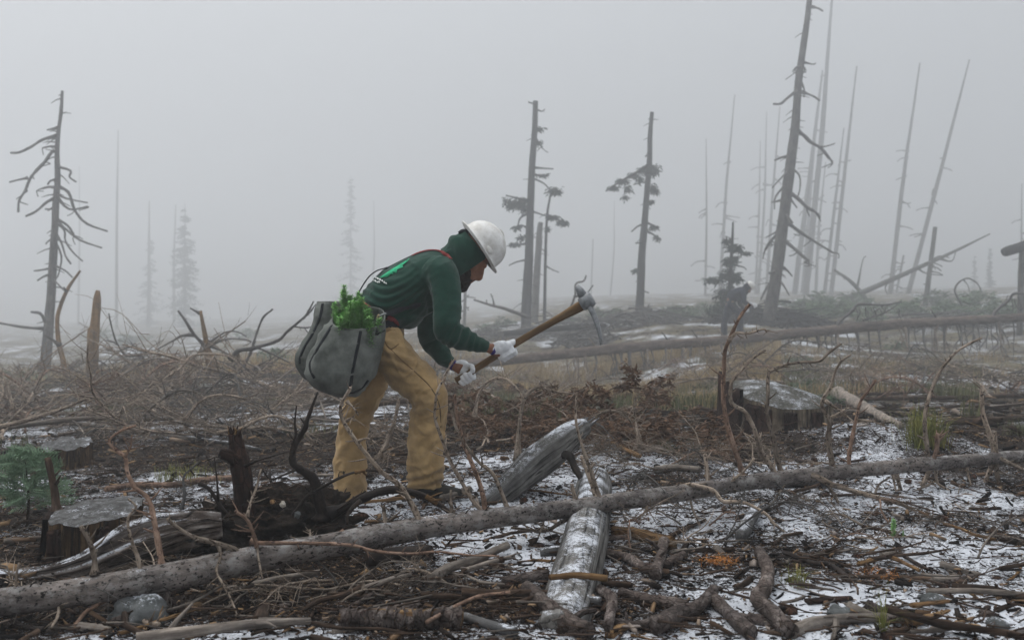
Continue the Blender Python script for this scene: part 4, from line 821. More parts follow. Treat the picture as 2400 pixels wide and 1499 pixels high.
# hands: palms and five bent fingers round the handle
T0, T1 = P(1071, 893, 4.96), P(1376, 709, 4.80); td = (T1 - T0) / np.linalg.norm(T1 - T0)
tn = np.cross(td, [0, 1, 0]); tn /= np.linalg.norm(tn)       # in picture plane, across the handle
if tn[2] < 0: tn = -tn
tb = np.cross(td, tn)
if tb[1] > 0: tb = -tb                                       # towards the camera
HR = .0165
def hand(t, wrist, near, grow=0.0):
    """t: distance along the handle of the grip centre; wraps the fist round it"""
    out = MB(); c = T0 + td * t; sgn = 1 if near else -1
    wd = np.asarray(wrist) - c; wd -= td * (wd @ td); wd /= np.linalg.norm(wd); bd = np.cross(td, wd)
    if (bd[1] < 0) != near: bd = -bd                          # back of the hand faces the outside
    pr = HR + .014 + grow
    etube(out, [(np.asarray(wrist), .022 + grow, .019 + grow), (c + wd * .055 + bd * .008, .034 + grow, .018 + grow), (c + wd * .030 + bd * .012, .042 + grow, .018 + grow), (c + wd * .008 + bd * pr, .041 + grow, .014 + grow)], 14, 3, td)
    ang0 = math.atan2(1, 0)
    for k, (L, r) in enumerate([(1.0, .0095), (1.08, .010), (1.04, .0098), (.88, .0085)]):
        cc = c + td * (.0300 - .0200 * k) * 1.02
        pts = [cc + (wd * math.cos(a) + bd * math.sin(a)) * (HR + .009 + grow * .7) for a in np.linspace(math.radians(60), math.radians(60 + 205 * L), 8)]
        out.tube(cr(pts, 2), np.linspace(r, r * .82, 15) + grow * .6, 10, True)
    pts = [c + wd * .045 + td * .025, c + wd * .028 + td * .048 - bd * .006, c - bd * (HR + .006) * .8 + td * .056 + wd * .010, c - bd * (HR + .012) + td * .052 - wd * .012]
    out.tube(cr(pts, 3), np.linspace(.013, .0095, 10) + grow * .6, 10, True)
    return out
wr_n, wr_f = P(1150, 816, 4.85), P(1062, 854, 5.0)
tl = lambda u: (T0 * 0 + np.linalg.norm(T1 - T0)) * (u - 1071) / (1376 - 1071)
h1, h2 = hand(tl(1190), wr_n, True), hand(tl(1092), wr_f, False)
for h in (h1, h2): body.add(*h.arrays()[:3])
me = remesh(body, .0055, 5)
put("body", me, M['skin'], man); V = getV(me); setV(me, V - W[man.name])
for s in (-1, 1):                                            # eyes
    mb = MB(); mb.ellipsoid(hd(.084, .008, s * .030), [.010, .012, .009], HM, 10, 8); mb.build('eye', M['hatin'], man)

# --- beard
mb = MB()
etube(mb, [(hd(.098, -.060, 0), .030, .008), (hd(.094, -.085, 0), .042, .018), (hd(.090, -.112, 0), .048, .034), (hd(.090, -.142, 0), .040, .031), (hd(.093, -.162, 0), .022, .016)], 18, 4, hR)
etube(mb, [(hd(.045, -.070, 0), .064, .034), (hd(.062, -.104, 0), .060, .042), (hd(.085, -.128, 0), .045, .034)], 18, 4, hR)
for s in (-1, 1): etube(mb, [(hd(.03, -.045, s * .064), .014, .012), (hd(.062, -.062, s * .054), .018, .014), (hd(.086, -.085, s * .040), .018, .014)], 10, 3, hU)
for s in (-1, 1): etube(mb, [(hd(.110, -.054, s * .004), .008, .007), (hd(.104, -.062, s * .024), .006, .006), (hd(.096, -.080, s * .036), .008, .008)], 8, 3, hU)
me = remesh(mb, .0035, 3); V = getV(me); Nn = getN(me); V += Nn * (.0035 * fbm(V * 160, 3, 4))[:, None]; setV(me, V - W[man.name]); put('beard', me, M['beard'], man)

# --- hoodie
mb = MB()
etube(mb, [PX(884, 744, 5, .180, 53), PX(893, 734, 5, .186, 59), PX(905, 722, 5, .190, 64), PX(930, 702, 5, .19, 70), PX(968, 676, 5, .20, 71), PX(1004, 653, 5, .205, 66), PX(1030, 637, 5, .185, 57), PX(1048, 627, 5, .14, 46), PX(1064, 618, 5, .085, 36)], 28, 5)
etube(mb, [(P(1020, 640, 4.86), .09, .1), (P(1034, 650, 4.82), .085, .088), (P(1041, 690, 4.785), .078, .079), (P(1044, 735, 4.755), .074, .074), (P(1047, 765, 4.75), .066, .066), (P(1062, 784, 4.765), .060, .062), (P(1090, 794, 4.79), .05, .054), (P(1116, 805, 4.815), .040, .040), (P(1132, 811, 4.83), .034, .032), (P(1141, 814, 4.84), .031, .030), (P(1145, 815.5, 4.843), .027, .026)], 20, 4)
etube(mb, [(P(1020, 645, 5.13), .085, .095), (P(1020, 700, 5.19), .078, .08), (P(1006, 755, 5.21), .068, .066), (P(1008, 788, 5.18), .060, .060), (P(1022, 815, 5.12), .050, .052), (P(1040, 837, 5.06), .041, .045), (P(1053, 849, 5.02), .034, .036), (P(1061, 855, 5.0), .028, .030)], 20, 4)
mb.ellipsoid(P(928, 738, 4.99), [.085, .15, .05], np.eye(3), 20, 12); mb.ellipsoid(P(958, 742, 4.99), [.07, .14, .062], np.eye(3), 20, 12)    # sagging belly front
for (u, v, a, b_) in [(1050, 622, .115, 38), (1056, 604, .098, 34)]: etube(mb, [PX(u - 10, v - 12, 5, a, b_ * .8), PX(u + 8, v + 12, 5, a * .95, b_ * .8)], 18, 3)
me = remesh(mb, .0075, 5); V = getV(me); Nn = getN(me)
px_u = 1200 + V[:, 0] / V[:, 1] * FPX; px_v = VH + (CAMH - V[:, 2]) / V[:, 1] * FPX
wst = np.exp(-(((px_u - 915) / 62) ** 2 + ((px_v - 705) / 50) ** 2))                      # bunched folds above the belt
ph = (px_v - 690) * .33 + .0022 * (px_u - 905) ** 2 + 2.2 * vn(np.stack([px_u * .02, V[:, 1] * 6, px_v * .03], -1), 5)
d = .0085 * wst * np.sin(ph)
sl = np.exp(-(((px_u - 1075) / 50) ** 2 + ((px_v - 790) / 36) ** 2)); d += .006 * sl * np.sin(px_u * .30 + px_v * .16 + 3 * vn(V * 14, 8))
ap = np.exp(-(((px_u - 1004) / 26) ** 2 + ((px_v - 700) / 60) ** 2)); d += -.016 * ap * np.exp(-((px_u - 1003 - (px_v - 690) * .12) / 7) ** 2) * (V[:, 1] < 4.95)
d += .006 * fbm(np.stack([V[:, 0] * 9, V[:, 1] * 9, V[:, 2] * 15], -1), 3, 12)
rq = 1 - 2 * np.abs(vn(np.stack([V[:, 0] * 7 + V[:, 2] * 5, V[:, 1] * 8, V[:, 2] * 17 - V[:, 0] * 6], -1), 31)); d += .006 * np.clip(rq, 0, 1) ** 3 * (1 - .5 * wst)
V += Nn * d[:, None]; setV(me, V - W[man.name]); hoodie = put('hoodie', me, M['hoodie'], man); bv_h = BVHTree.FromPolygons([tuple(v) for v in V], [tuple(p.vertices) for p in me.polygons])
# --- hood (open shell)
mb = MB()
mb.ellipsoid(hd(-.020, -.005, 0), [.112, .098, .128], HM, 30, 20); mb.ellipsoid(hd(.005, -.07, 0), [.100, .092, .085], HM, 26, 16)
etube(mb, [(P(1040, 618, 5.0), .105, .078), (P(1058, 615, 5.0), .100, .082), (P(1080, 610, 5.0), .094, .09)], 20, 3)
mb.ellipsoid(P(1062, 590, 5.0), [.036, .085, .030], np.eye(3), 16, 10); mb.ellipsoid(P(1074, 566, 5.0), [.030, .075, .028], np.eye(3), 16, 10)
me = remesh(mb, .006, 5); V = getV(me); Nn = getN(me); loc = (V - HC) @ HM
d = .006 * np.sin(loc[:, 2] * 70 + loc[:, 0] * 40 + 3 * vn(V * 11, 3)) * np.clip(-loc[:, 0] * 12 + .6, 0, 1) + .004 * fbm(V * 16, 3, 2)
V += Nn * d[:, None]; setV(me, V)
bm = bmesh.new(); bm.from_mesh(me)
cp, cn = hd(.058, -.03, 0), hF * .98 + hU * -.10
bmesh.ops.bisect_plane(bm, geom=bm.verts[:] + bm.edges[:] + bm.faces[:], plane_co=cp, plane_no=cn, clear_outer=True)
cp2 = hd(0, .062, 0)
bmesh.ops.bisect_plane(bm, geom=bm.verts[:] + bm.edges[:] + bm.faces[:], plane_co=cp2, plane_no=hU, clear_outer=True)
bm.to_mesh(me); bm.free(); V = getV(me); setV(me, V - W[man.name]); hood = put('hood', me, M['hoodie'], man)
so = hood.modifiers.new('thick', 'SOLIDIFY'); so.thickness = .008; so.offset = -1
# --- hard hat: lathe dome and wide brim
hat_t = np.array([.83, .10, .55]); hat_t /= np.linalg.norm(hat_t); hf2 = hF - hat_t * (hF @ hat_t); hf2 /= np.linalg.norm(hf2); hr2 = np.cross(hf2, hat_t)
HB = P(1124, 579, 5.0)
def lathe(prof, n=48, sx=1.12):
    mb = MB(); k = len(prof); th = np.arange(n) / n * 2 * np.pi; pr = np.array(prof)
    V = HB + (np.cos(th)[None] * pr[:, :1] * sx)[..., None] * hf2 + (np.sin(th)[None] * pr[:, :1])[..., None] * hr2 + (pr[:, 1:2] + 0 * th[None])[..., None] * hat_t
    i, j = np.meshgrid(np.arange(k - 1), np.arange(n), indexing='ij'); j2 = (j + 1) % n
    mb.add(V.reshape(-1, 3), np.stack([i * n + j, i * n + j2, (i + 1) * n + j2, (i + 1) * n + j], -1).reshape(-1, 4)); return mb
prof = [(.108, -.010), (.120, -.006), (.137, -.004), (.139, -.001), (.137, .002), (.121, .004), (.114, .010), (.1125, .022)] + [(.1125 * math.cos(a), .022 + .112 * math.sin(a)) for a in np.linspace(.12, 1.56, 14)]
hat = lathe(prof).build('hard_hat', M['white'], man)
lathe([(.113, -.004), (.103, .0), (.102, .03), (.07, .09), (.001, .105)]).build('hat_liner', M['hatin'], man)
for s in (-1, 1): mb = MB(); mb.ellipsoid(HB + hr2 * s * .112 + hat_t * .022 + hf2 * .045, [.022, .007, .012], np.stack([hf2, hr2, hat_t], 1), 12, 8); mb.build('hat_slot', M['white'], hat)
mb = MB(); q = [HB + hf2 * .118 * math.cos(a) * .55 + hat_t * (.020 + .118 * math.sin(a)) for a in np.linspace(.35, 2.8, 16)]; mb.tube(q, .010, 10, True, ell=np.full(16, .005), side=hr2); mb.build('hat_ridge', M['white'], hat)
mb = MB(); etube(mb, [(P(1076, 548, 5), .03, .012), (P(1086, 543, 5), .04, .014), (P(1098, 545, 5), .04, .012)], 10, 3); mb.build('head_band', M['dark'], hat)
# --- gloves
for h, wr, nm in ((hand(tl(1190), P(1156, 818, 4.856), True, .007), wr_n, 'n'), (hand(tl(1092), P(1068, 858, 4.985), False, .005), wr_f, 'f')):
    me = remesh(h, .0036, 4); V = getV(me); Nn = getN(me); V += Nn * (.0015 * fbm(V * 60, 2, 3))[:, None]; setV(me, V - W[man.name]); g = put('glove', me, M['glove'], man)
for (p, d, r) in ((P(1156, 818, 4.856), P(1172, 825, 4.87), .029), (P(1066, 857, 4.99), P(1078, 866, 4.97), .028)):
    d = np.asarray(d) - p; d /= np.linalg.norm(d); mb = MB(); mb.tube([p - d * .008, p, p + d * .008], [r * .97, r, r * .97], 20, False); mb.build('glove_hem', M['purplehem'], man)
# --- trousers
mb = MB()
etube(mb, [PX(922, 728, 4.99, .125, 30), PX(912, 744, 4.98, .145, 36), PX(906, 757, 4.98, .166, 41), PX(898, 778, 4.98, .185, 47), PX(892, 800, 4.98, .19, 49), PX(888, 830, 4.98, .17, 44)], 26, 4)
etube(mb, [(P(u, v, y), .0021 * w * 1.02, w / FPX * y) for u, v, y, w in [(896, 795, 4.88, 49), (917, 829, 4.865, 47), (949, 867, 4.845, 46), (984, 899, 4.835, 44), (1006, 930, 4.83, 42), (1006, 965, 4.84, 42), (1001, 1010, 4.85, 41), (999, 1060, 4.855, 41.5), (998, 1105, 4.86, 42), (998, 1140, 4.86, 41)]], 24, 5)
etube(mb, [(P(u, v, y), .0021 * w * 1.02, w / FPX * y) for u, v, y, w in [(878, 815, 5.09, 50), (869, 865, 5.1, 47), (857, 910, 5.11, 44), (843, 957, 5.11, 38.5), (830, 1000, 5.11, 36), (824, 1050, 5.1, 37), (820, 1100, 5.1, 38), (820, 1145, 5.1, 39), (821, 1176, 5.1, 38)]], 24, 5)
me = remesh(mb, .006, 4); V = getV(me); Nn = getN(me)
u_ = 1200 + V[:, 0] / V[:, 1] * FPX; v_ = VH + (CAMH - V[:, 2]) / V[:, 1] * FPX
near = (V[:, 1] < 4.97)
kn = np.where(u_ > 925, np.exp(-((v_ - 955) / 40) ** 2) * np.clip((1030 - u_) / 50, 0, 1), np.exp(-((v_ - 960) / 50) ** 2) * .7)     # back of the knees
cf = np.exp(-((v_ - np.where(u_ > 920, 1125, 1160)) / 38) ** 2)                                                                      # cuffs
th = np.exp(-(((u_ - 925) / 55) ** 2 + ((v_ - 850) / 50) ** 2))                                                                      # thigh creases
nz = 2.4 * vn(np.stack([V[:, 0] * 9, V[:, 1] * 9, V[:, 2] * 5], -1), 6)
d = .004 * kn * np.sin(v_ * .27 + (u_ - 980) * .10 + nz) + .005 * cf * np.sin(v_ * .25 + (u_ - 980) * .05 + nz) + .0055 * th * np.sin((v_ - 850) * .22 - (u_ - 925) * .10 + nz)
shk = np.clip((v_ - 960) / 60, 0, 1) * (1 - cf); d += .003 * shk * np.sin(v_ * .13 + (u_ - 960) * .11 + 2 * nz)
d += .0065 * fbm(np.stack([V[:, 0] * 11, V[:, 1] * 11, V[:, 2] * 13], -1), 3, 7)
rq = 1 - 2 * np.abs(vn(np.stack([V[:, 0] * 10 + V[:, 2] * 6, V[:, 1] * 9, V[:, 2] * 9 - V[:, 0] * 8], -1), 37)); rq2 = 1 - 2 * np.abs(vn(np.stack([V[:, 0] * 9, V[:, 1] * 9, V[:, 2] * 30], -1), 41)); d += .008 * np.clip(rq, 0, 1) ** 5 - .003 * np.clip(1 - 2 * np.abs(vn(np.stack([V[:, 0] * 16 - V[:, 2] * 9, V[:, 1] * 12, V[:, 2] * 15 + V[:, 0] * 11], -1), 47)), 0, 1) ** 4 + .0015 * np.clip(rq2, 0, 1) ** 3
V += Nn * d[:, None]; setV(me, V - W[man.name]); trou = put('trousers', me, M['trouser'], man); bv_t = BVHTree.FromPolygons([tuple(v) for v in V], [tuple(p.vertices) for p in me.polygons])
# --- boots
for (u, v, y) in ((1000, 1140, 4.86), (822, 1176, 5.1)):
    mb = MB(); etube(mb, [(P(u - 6, v - 20, y), .048, .05), (P(u - 5, v - 2, y), .05, .055)], 16, 3)
    etube(mb, [(P(u - 28, v, y), .036, .038), (P(u - 8, v + 2, y), .047, .046), (P(u + 20, v + 7, y), .052, .038), (P(u + 58, v + 13, y), .052, .028), (P(u + 82, v + 15, y), .038, .020)], 18, 4)
    me = remesh(mb, .006, 4); V = getV(me); z0 = V[:, 2].min() + .012; V[:, 2] = np.maximum(V[:, 2], z0); setV(me, V - W[man.name]); bt = put('boot', me, M['boot'], man)
    mb = MB(); c = P(u + 24, v, y); c[2] = z0 - .004; q = np.array([c + [x, 0, 0] for x in (-.10, -.07, 0, .07, .12)]); mb.tube(q, [.03, .045, .05, .054, .03], 14, True, ell=np.full(5, .011), side=(0, 1, 0)); mb.build('sole', M['dark'], bt)

# --- ribbons laid on cloth
def onto(bvh, u, v, lift=.003, y0=4.0):
    o = np.array([0, 0, CAMH]); d = P(u, v, 1.0) - o; d /= np.linalg.norm(d)
    h, nrm, _, _ = bvh.ray_cast(Vector(o), Vector(d), 20)
    if h is None:
        h, nrm, _, _ = bvh.find_nearest(Vector(P(u, v, 5.0)))
    nv = np.array(nrm); nv = nv if nv @ d < 0 else -nv
    return np.array(h) + nv * lift, nv
def ribbon(name, bvh, pix, w, mat, parent, lift=.004, thick=.003, sub=6):
    q = cr(np.array(pix, float), sub); pn = [onto(bvh, u, v, lift) for u, v in q]; p = np.array([a for a, _ in pn]); nn = np.array([b for _, b in pn])
    for _ in range(2): p[1:-1] = (p[:-2] + 2 * p[1:-1] + p[2:]) / 4; nn[1:-1] = (nn[:-2] + nn[1:-1] + nn[2:]) / 3
    t = np.gradient(p, axis=0); t /= np.linalg.norm(t, axis=1)[:, None] + 1e-9; s = np.cross(t, nn); s /= np.linalg.norm(s, axis=1)[:, None] + 1e-9
    hw_ = w / 2 / FPX * 5; A = np.stack([p - s * hw_, p + s * hw_, p + s * hw_ - nn * thick, p - s * hw_ - nn * thick], 1); k = len(p)
    i, j = np.meshgrid(np.arange(k - 1), np.arange(4), indexing='ij'); j2 = (j + 1) % 4
    Q = np.r_[np.stack([i * 4 + j, i * 4 + j2, (i + 1) * 4 + j2, (i + 1) * 4 + j], -1).reshape(-1, 4), [[3, 2, 1, 0]], [[(k - 1) * 4, (k - 1) * 4 + 1, (k - 1) * 4 + 2, (k - 1) * 4 + 3]]]
    mb = MB(); mb.add(A.reshape(-1, 3), Q, None, A.reshape(-1, 3)); return mb.build(name, mat, parent)
# stitched seams and pocket on the trousers
ribbon('side_seam', bv_t, [(906, 808), (938, 840), (975, 873), (1010, 908), (1030, 950), (1033, 1000)], 2.2, M['handle'], trou, .002, .002)
ribbon('pocket_edge', bv_t, [(898, 790), (905, 805), (916, 818), (934, 806)], 2.4, M['handle'], trou, .002, .002)
ribbon('waistband', bv_t, [(893, 772), (910, 770), (928, 772)], 9, M['trouser'], trou, .004, .003)
# print on the back of the hoodie
def patch(name, bvh, poly, mat, parent, lift=.003):
    p = np.array([onto(bvh, u, v, lift)[0] for u, v in poly]); c = p.mean(0); k = len(p)
    mb = MB(); mb.add(np.r_[p, [c]], None, [(i, (i + 1) % k, k) for i in range(k)]); o = mb.build(name, mat, parent, smooth=False)
    s = o.modifiers.new('t', 'SOLIDIFY'); s.thickness = .0012; return o
patch('printed_tree', bv_h, [(890, 652), (902, 643), (916, 633), (930, 625), (945, 616), (960, 607), (956, 613), (944, 622), (946, 627), (932, 632), (930, 640), (914, 643), (910, 650), (897, 651)], M['green_print'], hoodie)
for k, (u, v, a) in enumerate([(882, 651, 0), (887, 654, 1), (892, 656, 0), (897, 659, 1), (902, 662, 0), (906, 664, 1), (876, 657, 1), (881, 659, 0), (886, 662, 1), (890, 661, 0)]):
    w = 2.2; patch('printed_letter', bv_h, [(u - w, v - 2.2), (u + .2, v - 2.6), (u + w * .7, v - .4), (u + w, v + 1.6), (u - .4, v + 2.4 - a), (u - w * .8, v + .6)], M['white_print'], hoodie)

# ------------------------------------------------------------------ planting bag worn on the hips
bag = thing('planting_bag', 'grey vinyl tree planting bag with black trim hanging from the harness behind the worker', 'bag', P(800, 920, 4.72))
def pouch(name, rows, Yc, n=40, seed=0, e=2.6, dips=None):
    """rows: (v, u left, u right, half depth, extra v at the far side)"""
    q = cr(np.array(rows, float), 5); th = np.arange(n) / n * 2 * np.pi; k = len(q); V = []
    for v, ul, ur, hd_, back in q:
        ct, st = np.cos(th), np.sin(th); ex = np.sign(ct) * np.abs(ct) ** (2 / e); ey = np.sign(st) * np.abs(st) ** (2 / e)
        uc, hw_ = (ul + ur) / 2, (ur - ul) / 2
        Y = Yc - ey * hd_; u = uc + ex * hw_; vv = v + back * np.clip(-ey * .5 + .5, 0, 1) + (0 if dips is None else dips(u, v))
        V.append(np.stack([(u - 1200) / FPX * Yc, Y, CAMH - (vv - VH) / FPX * Yc], -1))
    V = np.array(V).reshape(-1, 3); i, j = np.meshgrid(np.arange(k - 1), np.arange(n), indexing='ij'); j2 = (j + 1) % n
    Q = np.stack([i * n + j, i * n + j2, (i + 1) * n + j2, (i + 1) * n + j], -1).reshape(-1, 4); b0 = (k - 1) * n; jj = np.arange(n)
    V = np.r_[V, [V[b0:b0 + n].mean(0)]]; T = np.stack([b0 + jj, b0 + (jj + 1) % n, 0 * jj + k * n], -1)
    me = mk_mesh(name, V, Q, T); Nn = getN(me); Nn *= np.where(Nn @ np.array([0, -1, 0]) > 2, -1, 1)[:, None]
    d = .009 * fbm(V * 8, 3, seed) + .005 * fbm(V * np.array([26, 26, 10]), 2, seed + 3) + .008 * np.clip(1 - 2 * np.abs(vn(V * np.array([9, 9, 16]) + V[:, :1] * 6, seed + 8)), 0, 1) ** 3
    V = V + Nn * d[:, None]; setV(me, V - W[bag.name]); o = put(name, me, M['vinyl'], bag)
    so = o.modifiers.new('t', 'SOLIDIFY'); so.thickness = .005; so.offset = 0
    return o, BVHTree.FromPolygons([tuple(v) for v in V], [tuple(p.vertices) for p in me.polygons])
ba, bv_a = pouch('front_pouch', [(770, 781, 900, .085, -52), (785, 765, 899, .10, -40), (812, 743, 893, .115, -20), (843, 722, 886, .125, -8), (872, 720, 878, .125, 0), (897, 735, 864, .11, 0), (914, 765, 848, .085, 0), (921, 800, 832, .04, 0)], 4.66, seed=3)
bb, bv_b = pouch('rear_pouch', [(708, 751, 803, .12, -3), (738, 744, 806, .13, -2), (772, 731, 812, .14, 0), (808, 711, 815, .15, 0), (840, 698, 815, .15, 0), (862, 703, 812, .14, 0), (884, 722, 808, .11, 0), (898, 755, 800, .06, 0)], 4.86, seed=9)
ribbon('trim_band', bv_b, [(757, 711), (753, 735), (746, 755), (733, 783), (715, 812), (704, 838), (704, 852)], 6.5, M['dark'], bag, .004)
ribbon('trim_band', bv_a, [(784, 752), (774, 770), (763, 788), (748, 812), (734, 836), (727, 852), (729, 868), (738, 886)], 6.5, M['dark'], bag, .004)
ribbon('trim_band', bv_a, [(846, 776), (841, 800), (833, 835), (826, 870), (822, 900), (817, 918)], 6.5, M['dark'], bag, .004)
ribbon('trim_band', bv_a, [(818, 919), (832, 917), (848, 908), (862, 890)], 6, M['dark'], bag, .004)
ribbon('trim_band', bv_a, [(883, 757), (883, 770), (882, 785)], 6, M['dark'], bag, .004); ribbon('trim_band', bv_a, [(882, 784), (892, 778), (900, 774)], 4, M['dark'], bag, .004)
p, nv = onto(bv_a, 888, 742, .006); mb = MB(); a1 = np.cross(nv, [0, 0, 1]); a1 /= np.linalg.norm(a1); a2 = np.cross(nv, a1)
p = P(887, 743, 4.63)
mb.tube([p + (a1 * math.cos(t) + a2 * math.sin(t)) * .0105 for t in np.linspace(0, 6.283, 20)], .0035, 8, False); mb.build('eyelet', M['brass'], bag)
mb = MB(); mb.tube([P(889, 741, 4.62), P(897, 737, 4.625), P(905, 734, 4.63)], [.0055, .005, .004], 8); mb.build('snap_hook', M['steel'], bag)
ribbon('belt', bv_h, [(848, 706), (858, 714), (872, 724), (886, 734), (896, 741)], 6, M['red'], bag, .006)
ribbon('belt', bv_h, [(906, 742), (917, 747), (926, 752), (930, 762)], 11, M['red'], bag, .008)
ribbon('belt', bv_t, [(899, 762), (912, 760), (927, 764)], 16, M['dark'], bag, .012)
ribbon('waist_strap', bv_h, [(900, 736), (925, 729), (950, 721), (985, 713)], 13, plain('faded_black_strap', (.02, .024, .028), (.035, .04, .045), 40), bag, .004)
ribbon('shoulder_strap', bv_h, [(966, 601), (982, 594), (1000, 589), (1020, 588), (1036, 592), (1048, 599), (1056, 608)], 8, M['red'], bag, .007)
mb = MB(); q = cr([P(u, v, y) for u, v, y in [(838, 690, 4.93), (846, 676, 4.93), (856, 660, 4.94), (868, 645, 4.95), (884, 634, 4.96), (900, 629, 4.97), (910, 626, 4.98), (930, 616, 4.98), (950, 606, 4.98), (970, 597, 4.96)]], 5)
mb.tube(q, .013, 10, True, ell=np.full(len(q), .003), side=(0, 1, 0)); mb.build('shoulder_strap', M['dark'], bag)
mb = MB(); mb.ellipsoid(P(907, 629, 4.96), [.013, .016, .008], np.eye(3), 10, 8); mb.build('buckle', M['dark'], bag)
mb = MB(); mb.tube([P(838, 689, 4.90), P(842, 692, 4.89)], [.006, .006], 8); mb.build('strap_clip', M['steel'], bag)

# ------------------------------------------------------------------ seedlings standing in the bag
sb = thing('seedling_bundle', 'bundle of bright green conifer seedlings sticking out of the grey planting bag', 'seedlings', P(840, 800, 4.66))
def seedling(seed):
    r_ = random.Random(seed); mb = MB(); hgt_ = .17
    mb.tube([(0, 0, .0), (.004, 0, .06), (0, .004, .11), (0, 0, hgt_)], [.0025, .0022, .0016, .0008], 5)
    for k in range(420):
        z = r_.uniform(.15, 1) * hgt_; a = r_.uniform(0, 6.28); l = r_.uniform(.020, .036) * (1 if z < .14 else .75); up = r_.uniform(-.1, .7)
        d = np.array([math.cos(a), math.sin(a), up]); d /= np.linalg.norm(d); s = np.array([-math.sin(a), math.cos(a), 0]) * .0026; b0 = np.array([0, 0, z])
        mb.add([b0 - s, b0 + s, b0 + d * l * .6 + s * .9, b0 + d * l * .6 - s * .9, b0 + d * l], [(0, 1, 2, 3)], [(3, 2, 4)])
    return mb.arrays()
protos = [mk_mesh('seedling', a[0], a[1], a[2], smooth=False) for a in (seedling(1), seedling(2), seedling(3))]
r_ = random.Random(5)
tops = [(818, 672), (806, 684), (829, 686), (838, 693), (822, 700), (812, 707), (798, 712), (845, 700), (851, 705), (834, 712), (803, 726), (817, 728), (843, 722), (856, 716), (862, 726), (793, 738), (830, 738), (849, 736), (868, 738), (808, 744), (860, 744), (874, 740), (826, 694), (802, 700), (840, 710), (816, 716), (848, 730), (858, 736), (800, 736), (812, 736), (824, 722), (836, 730), (870, 746), (843, 744), (797, 752), (820, 752), (838, 752), (852, 754), (866, 752), (790, 746), (877, 748), (811, 690)]
for k, (u, v) in enumerate(tops):
    o = put('seedling', protos[k % 3], M['seedling'], sb); y = 4.66 + r_.uniform(-.06, .055) + (.03 if v < 700 else -.02)
    p = P(u, v, y) - np.array([r_.uniform(-.01, .01), 0, .165]); o.location = tuple(p - W[sb.name]); o.rotation_euler = (r_.uniform(-.15, .15), r_.uniform(-.18, .14), r_.uniform(0, 6.28))

# ------------------------------------------------------------------ planting hoe
hoe = thing('planting_hoe', 'long wooden handled planting hoe with a worn steel blade gripped in both gloved hands', 'hoe', T0)
mb = MB(); L_ = np.linalg.norm(T1 - T0); q = np.array([T0 + td * L_ * t + tn * .010 * math.sin(t * 3.1) for t in np.linspace(0, 1.03, 22)])
mb.tube(q, np.r_[.019, .0165, np.full(14, .0138), .015, .0165, .019, .021, .0215, .021], 16, True, .02, 2, ell=np.r_[.022, .019, np.full(14, .0170), .0185, .020, .023, .025, .025, .024], side=tb); mb.build('handle', M['handle'], hoe)
hdc = T1 + tn * .006
mb = MB(); mb.tube([hdc - td * .03, hdc - td * .01, hdc + td * .022, hdc + td * .034], [.030, .036, .036, .030], 18, True, ell=[.032, .038, .038, .032], side=tb)
q = [hdc + tn * .02, hdc + tn * .06, hdc + tn * .09]; mb.tube(q, [.026, .020, .012], 12, True, ell=[.022, .018, .014], side=td); mb.build('collar', M['steel'], hoe)
mb = MB(); ks = 12; rows = []
for k in range(ks):
    t = k / (ks - 1); c = hdc - tn * (.02 + .19 * t) - td * (.045 * t * t); hw_ = .022 + .030 * min(1, t * 2.2); tk = .009 * (1 - t) + .0018
    rows.append([c - tb * hw_ + td * tk, c + td * (tk + .006), c + tb * hw_ + td * tk, c + tb * hw_ - td * tk, c - td * tk, c - tb * hw_ - td * tk])
A = np.array(rows); i, j = np.meshgrid(np.arange(ks - 1), np.arange(6), indexing='ij'); j2 = (j + 1) % 6
mb.add(A.reshape(-1, 3), np.r_[np.stack([i * 6 + j, i * 6 + j2, (i + 1) * 6 + j2, (i + 1) * 6 + j], -1).reshape(-1, 4), [[0, 5, 4, 1]], [[1, 4, 3, 2]], [[(ks - 1) * 6 + x for x in (0, 1, 4, 5)]], [[(ks - 1) * 6 + x for x in (1, 2, 3, 4)]]])
mb.build('blade', M['steel'], hoe, smooth=False)
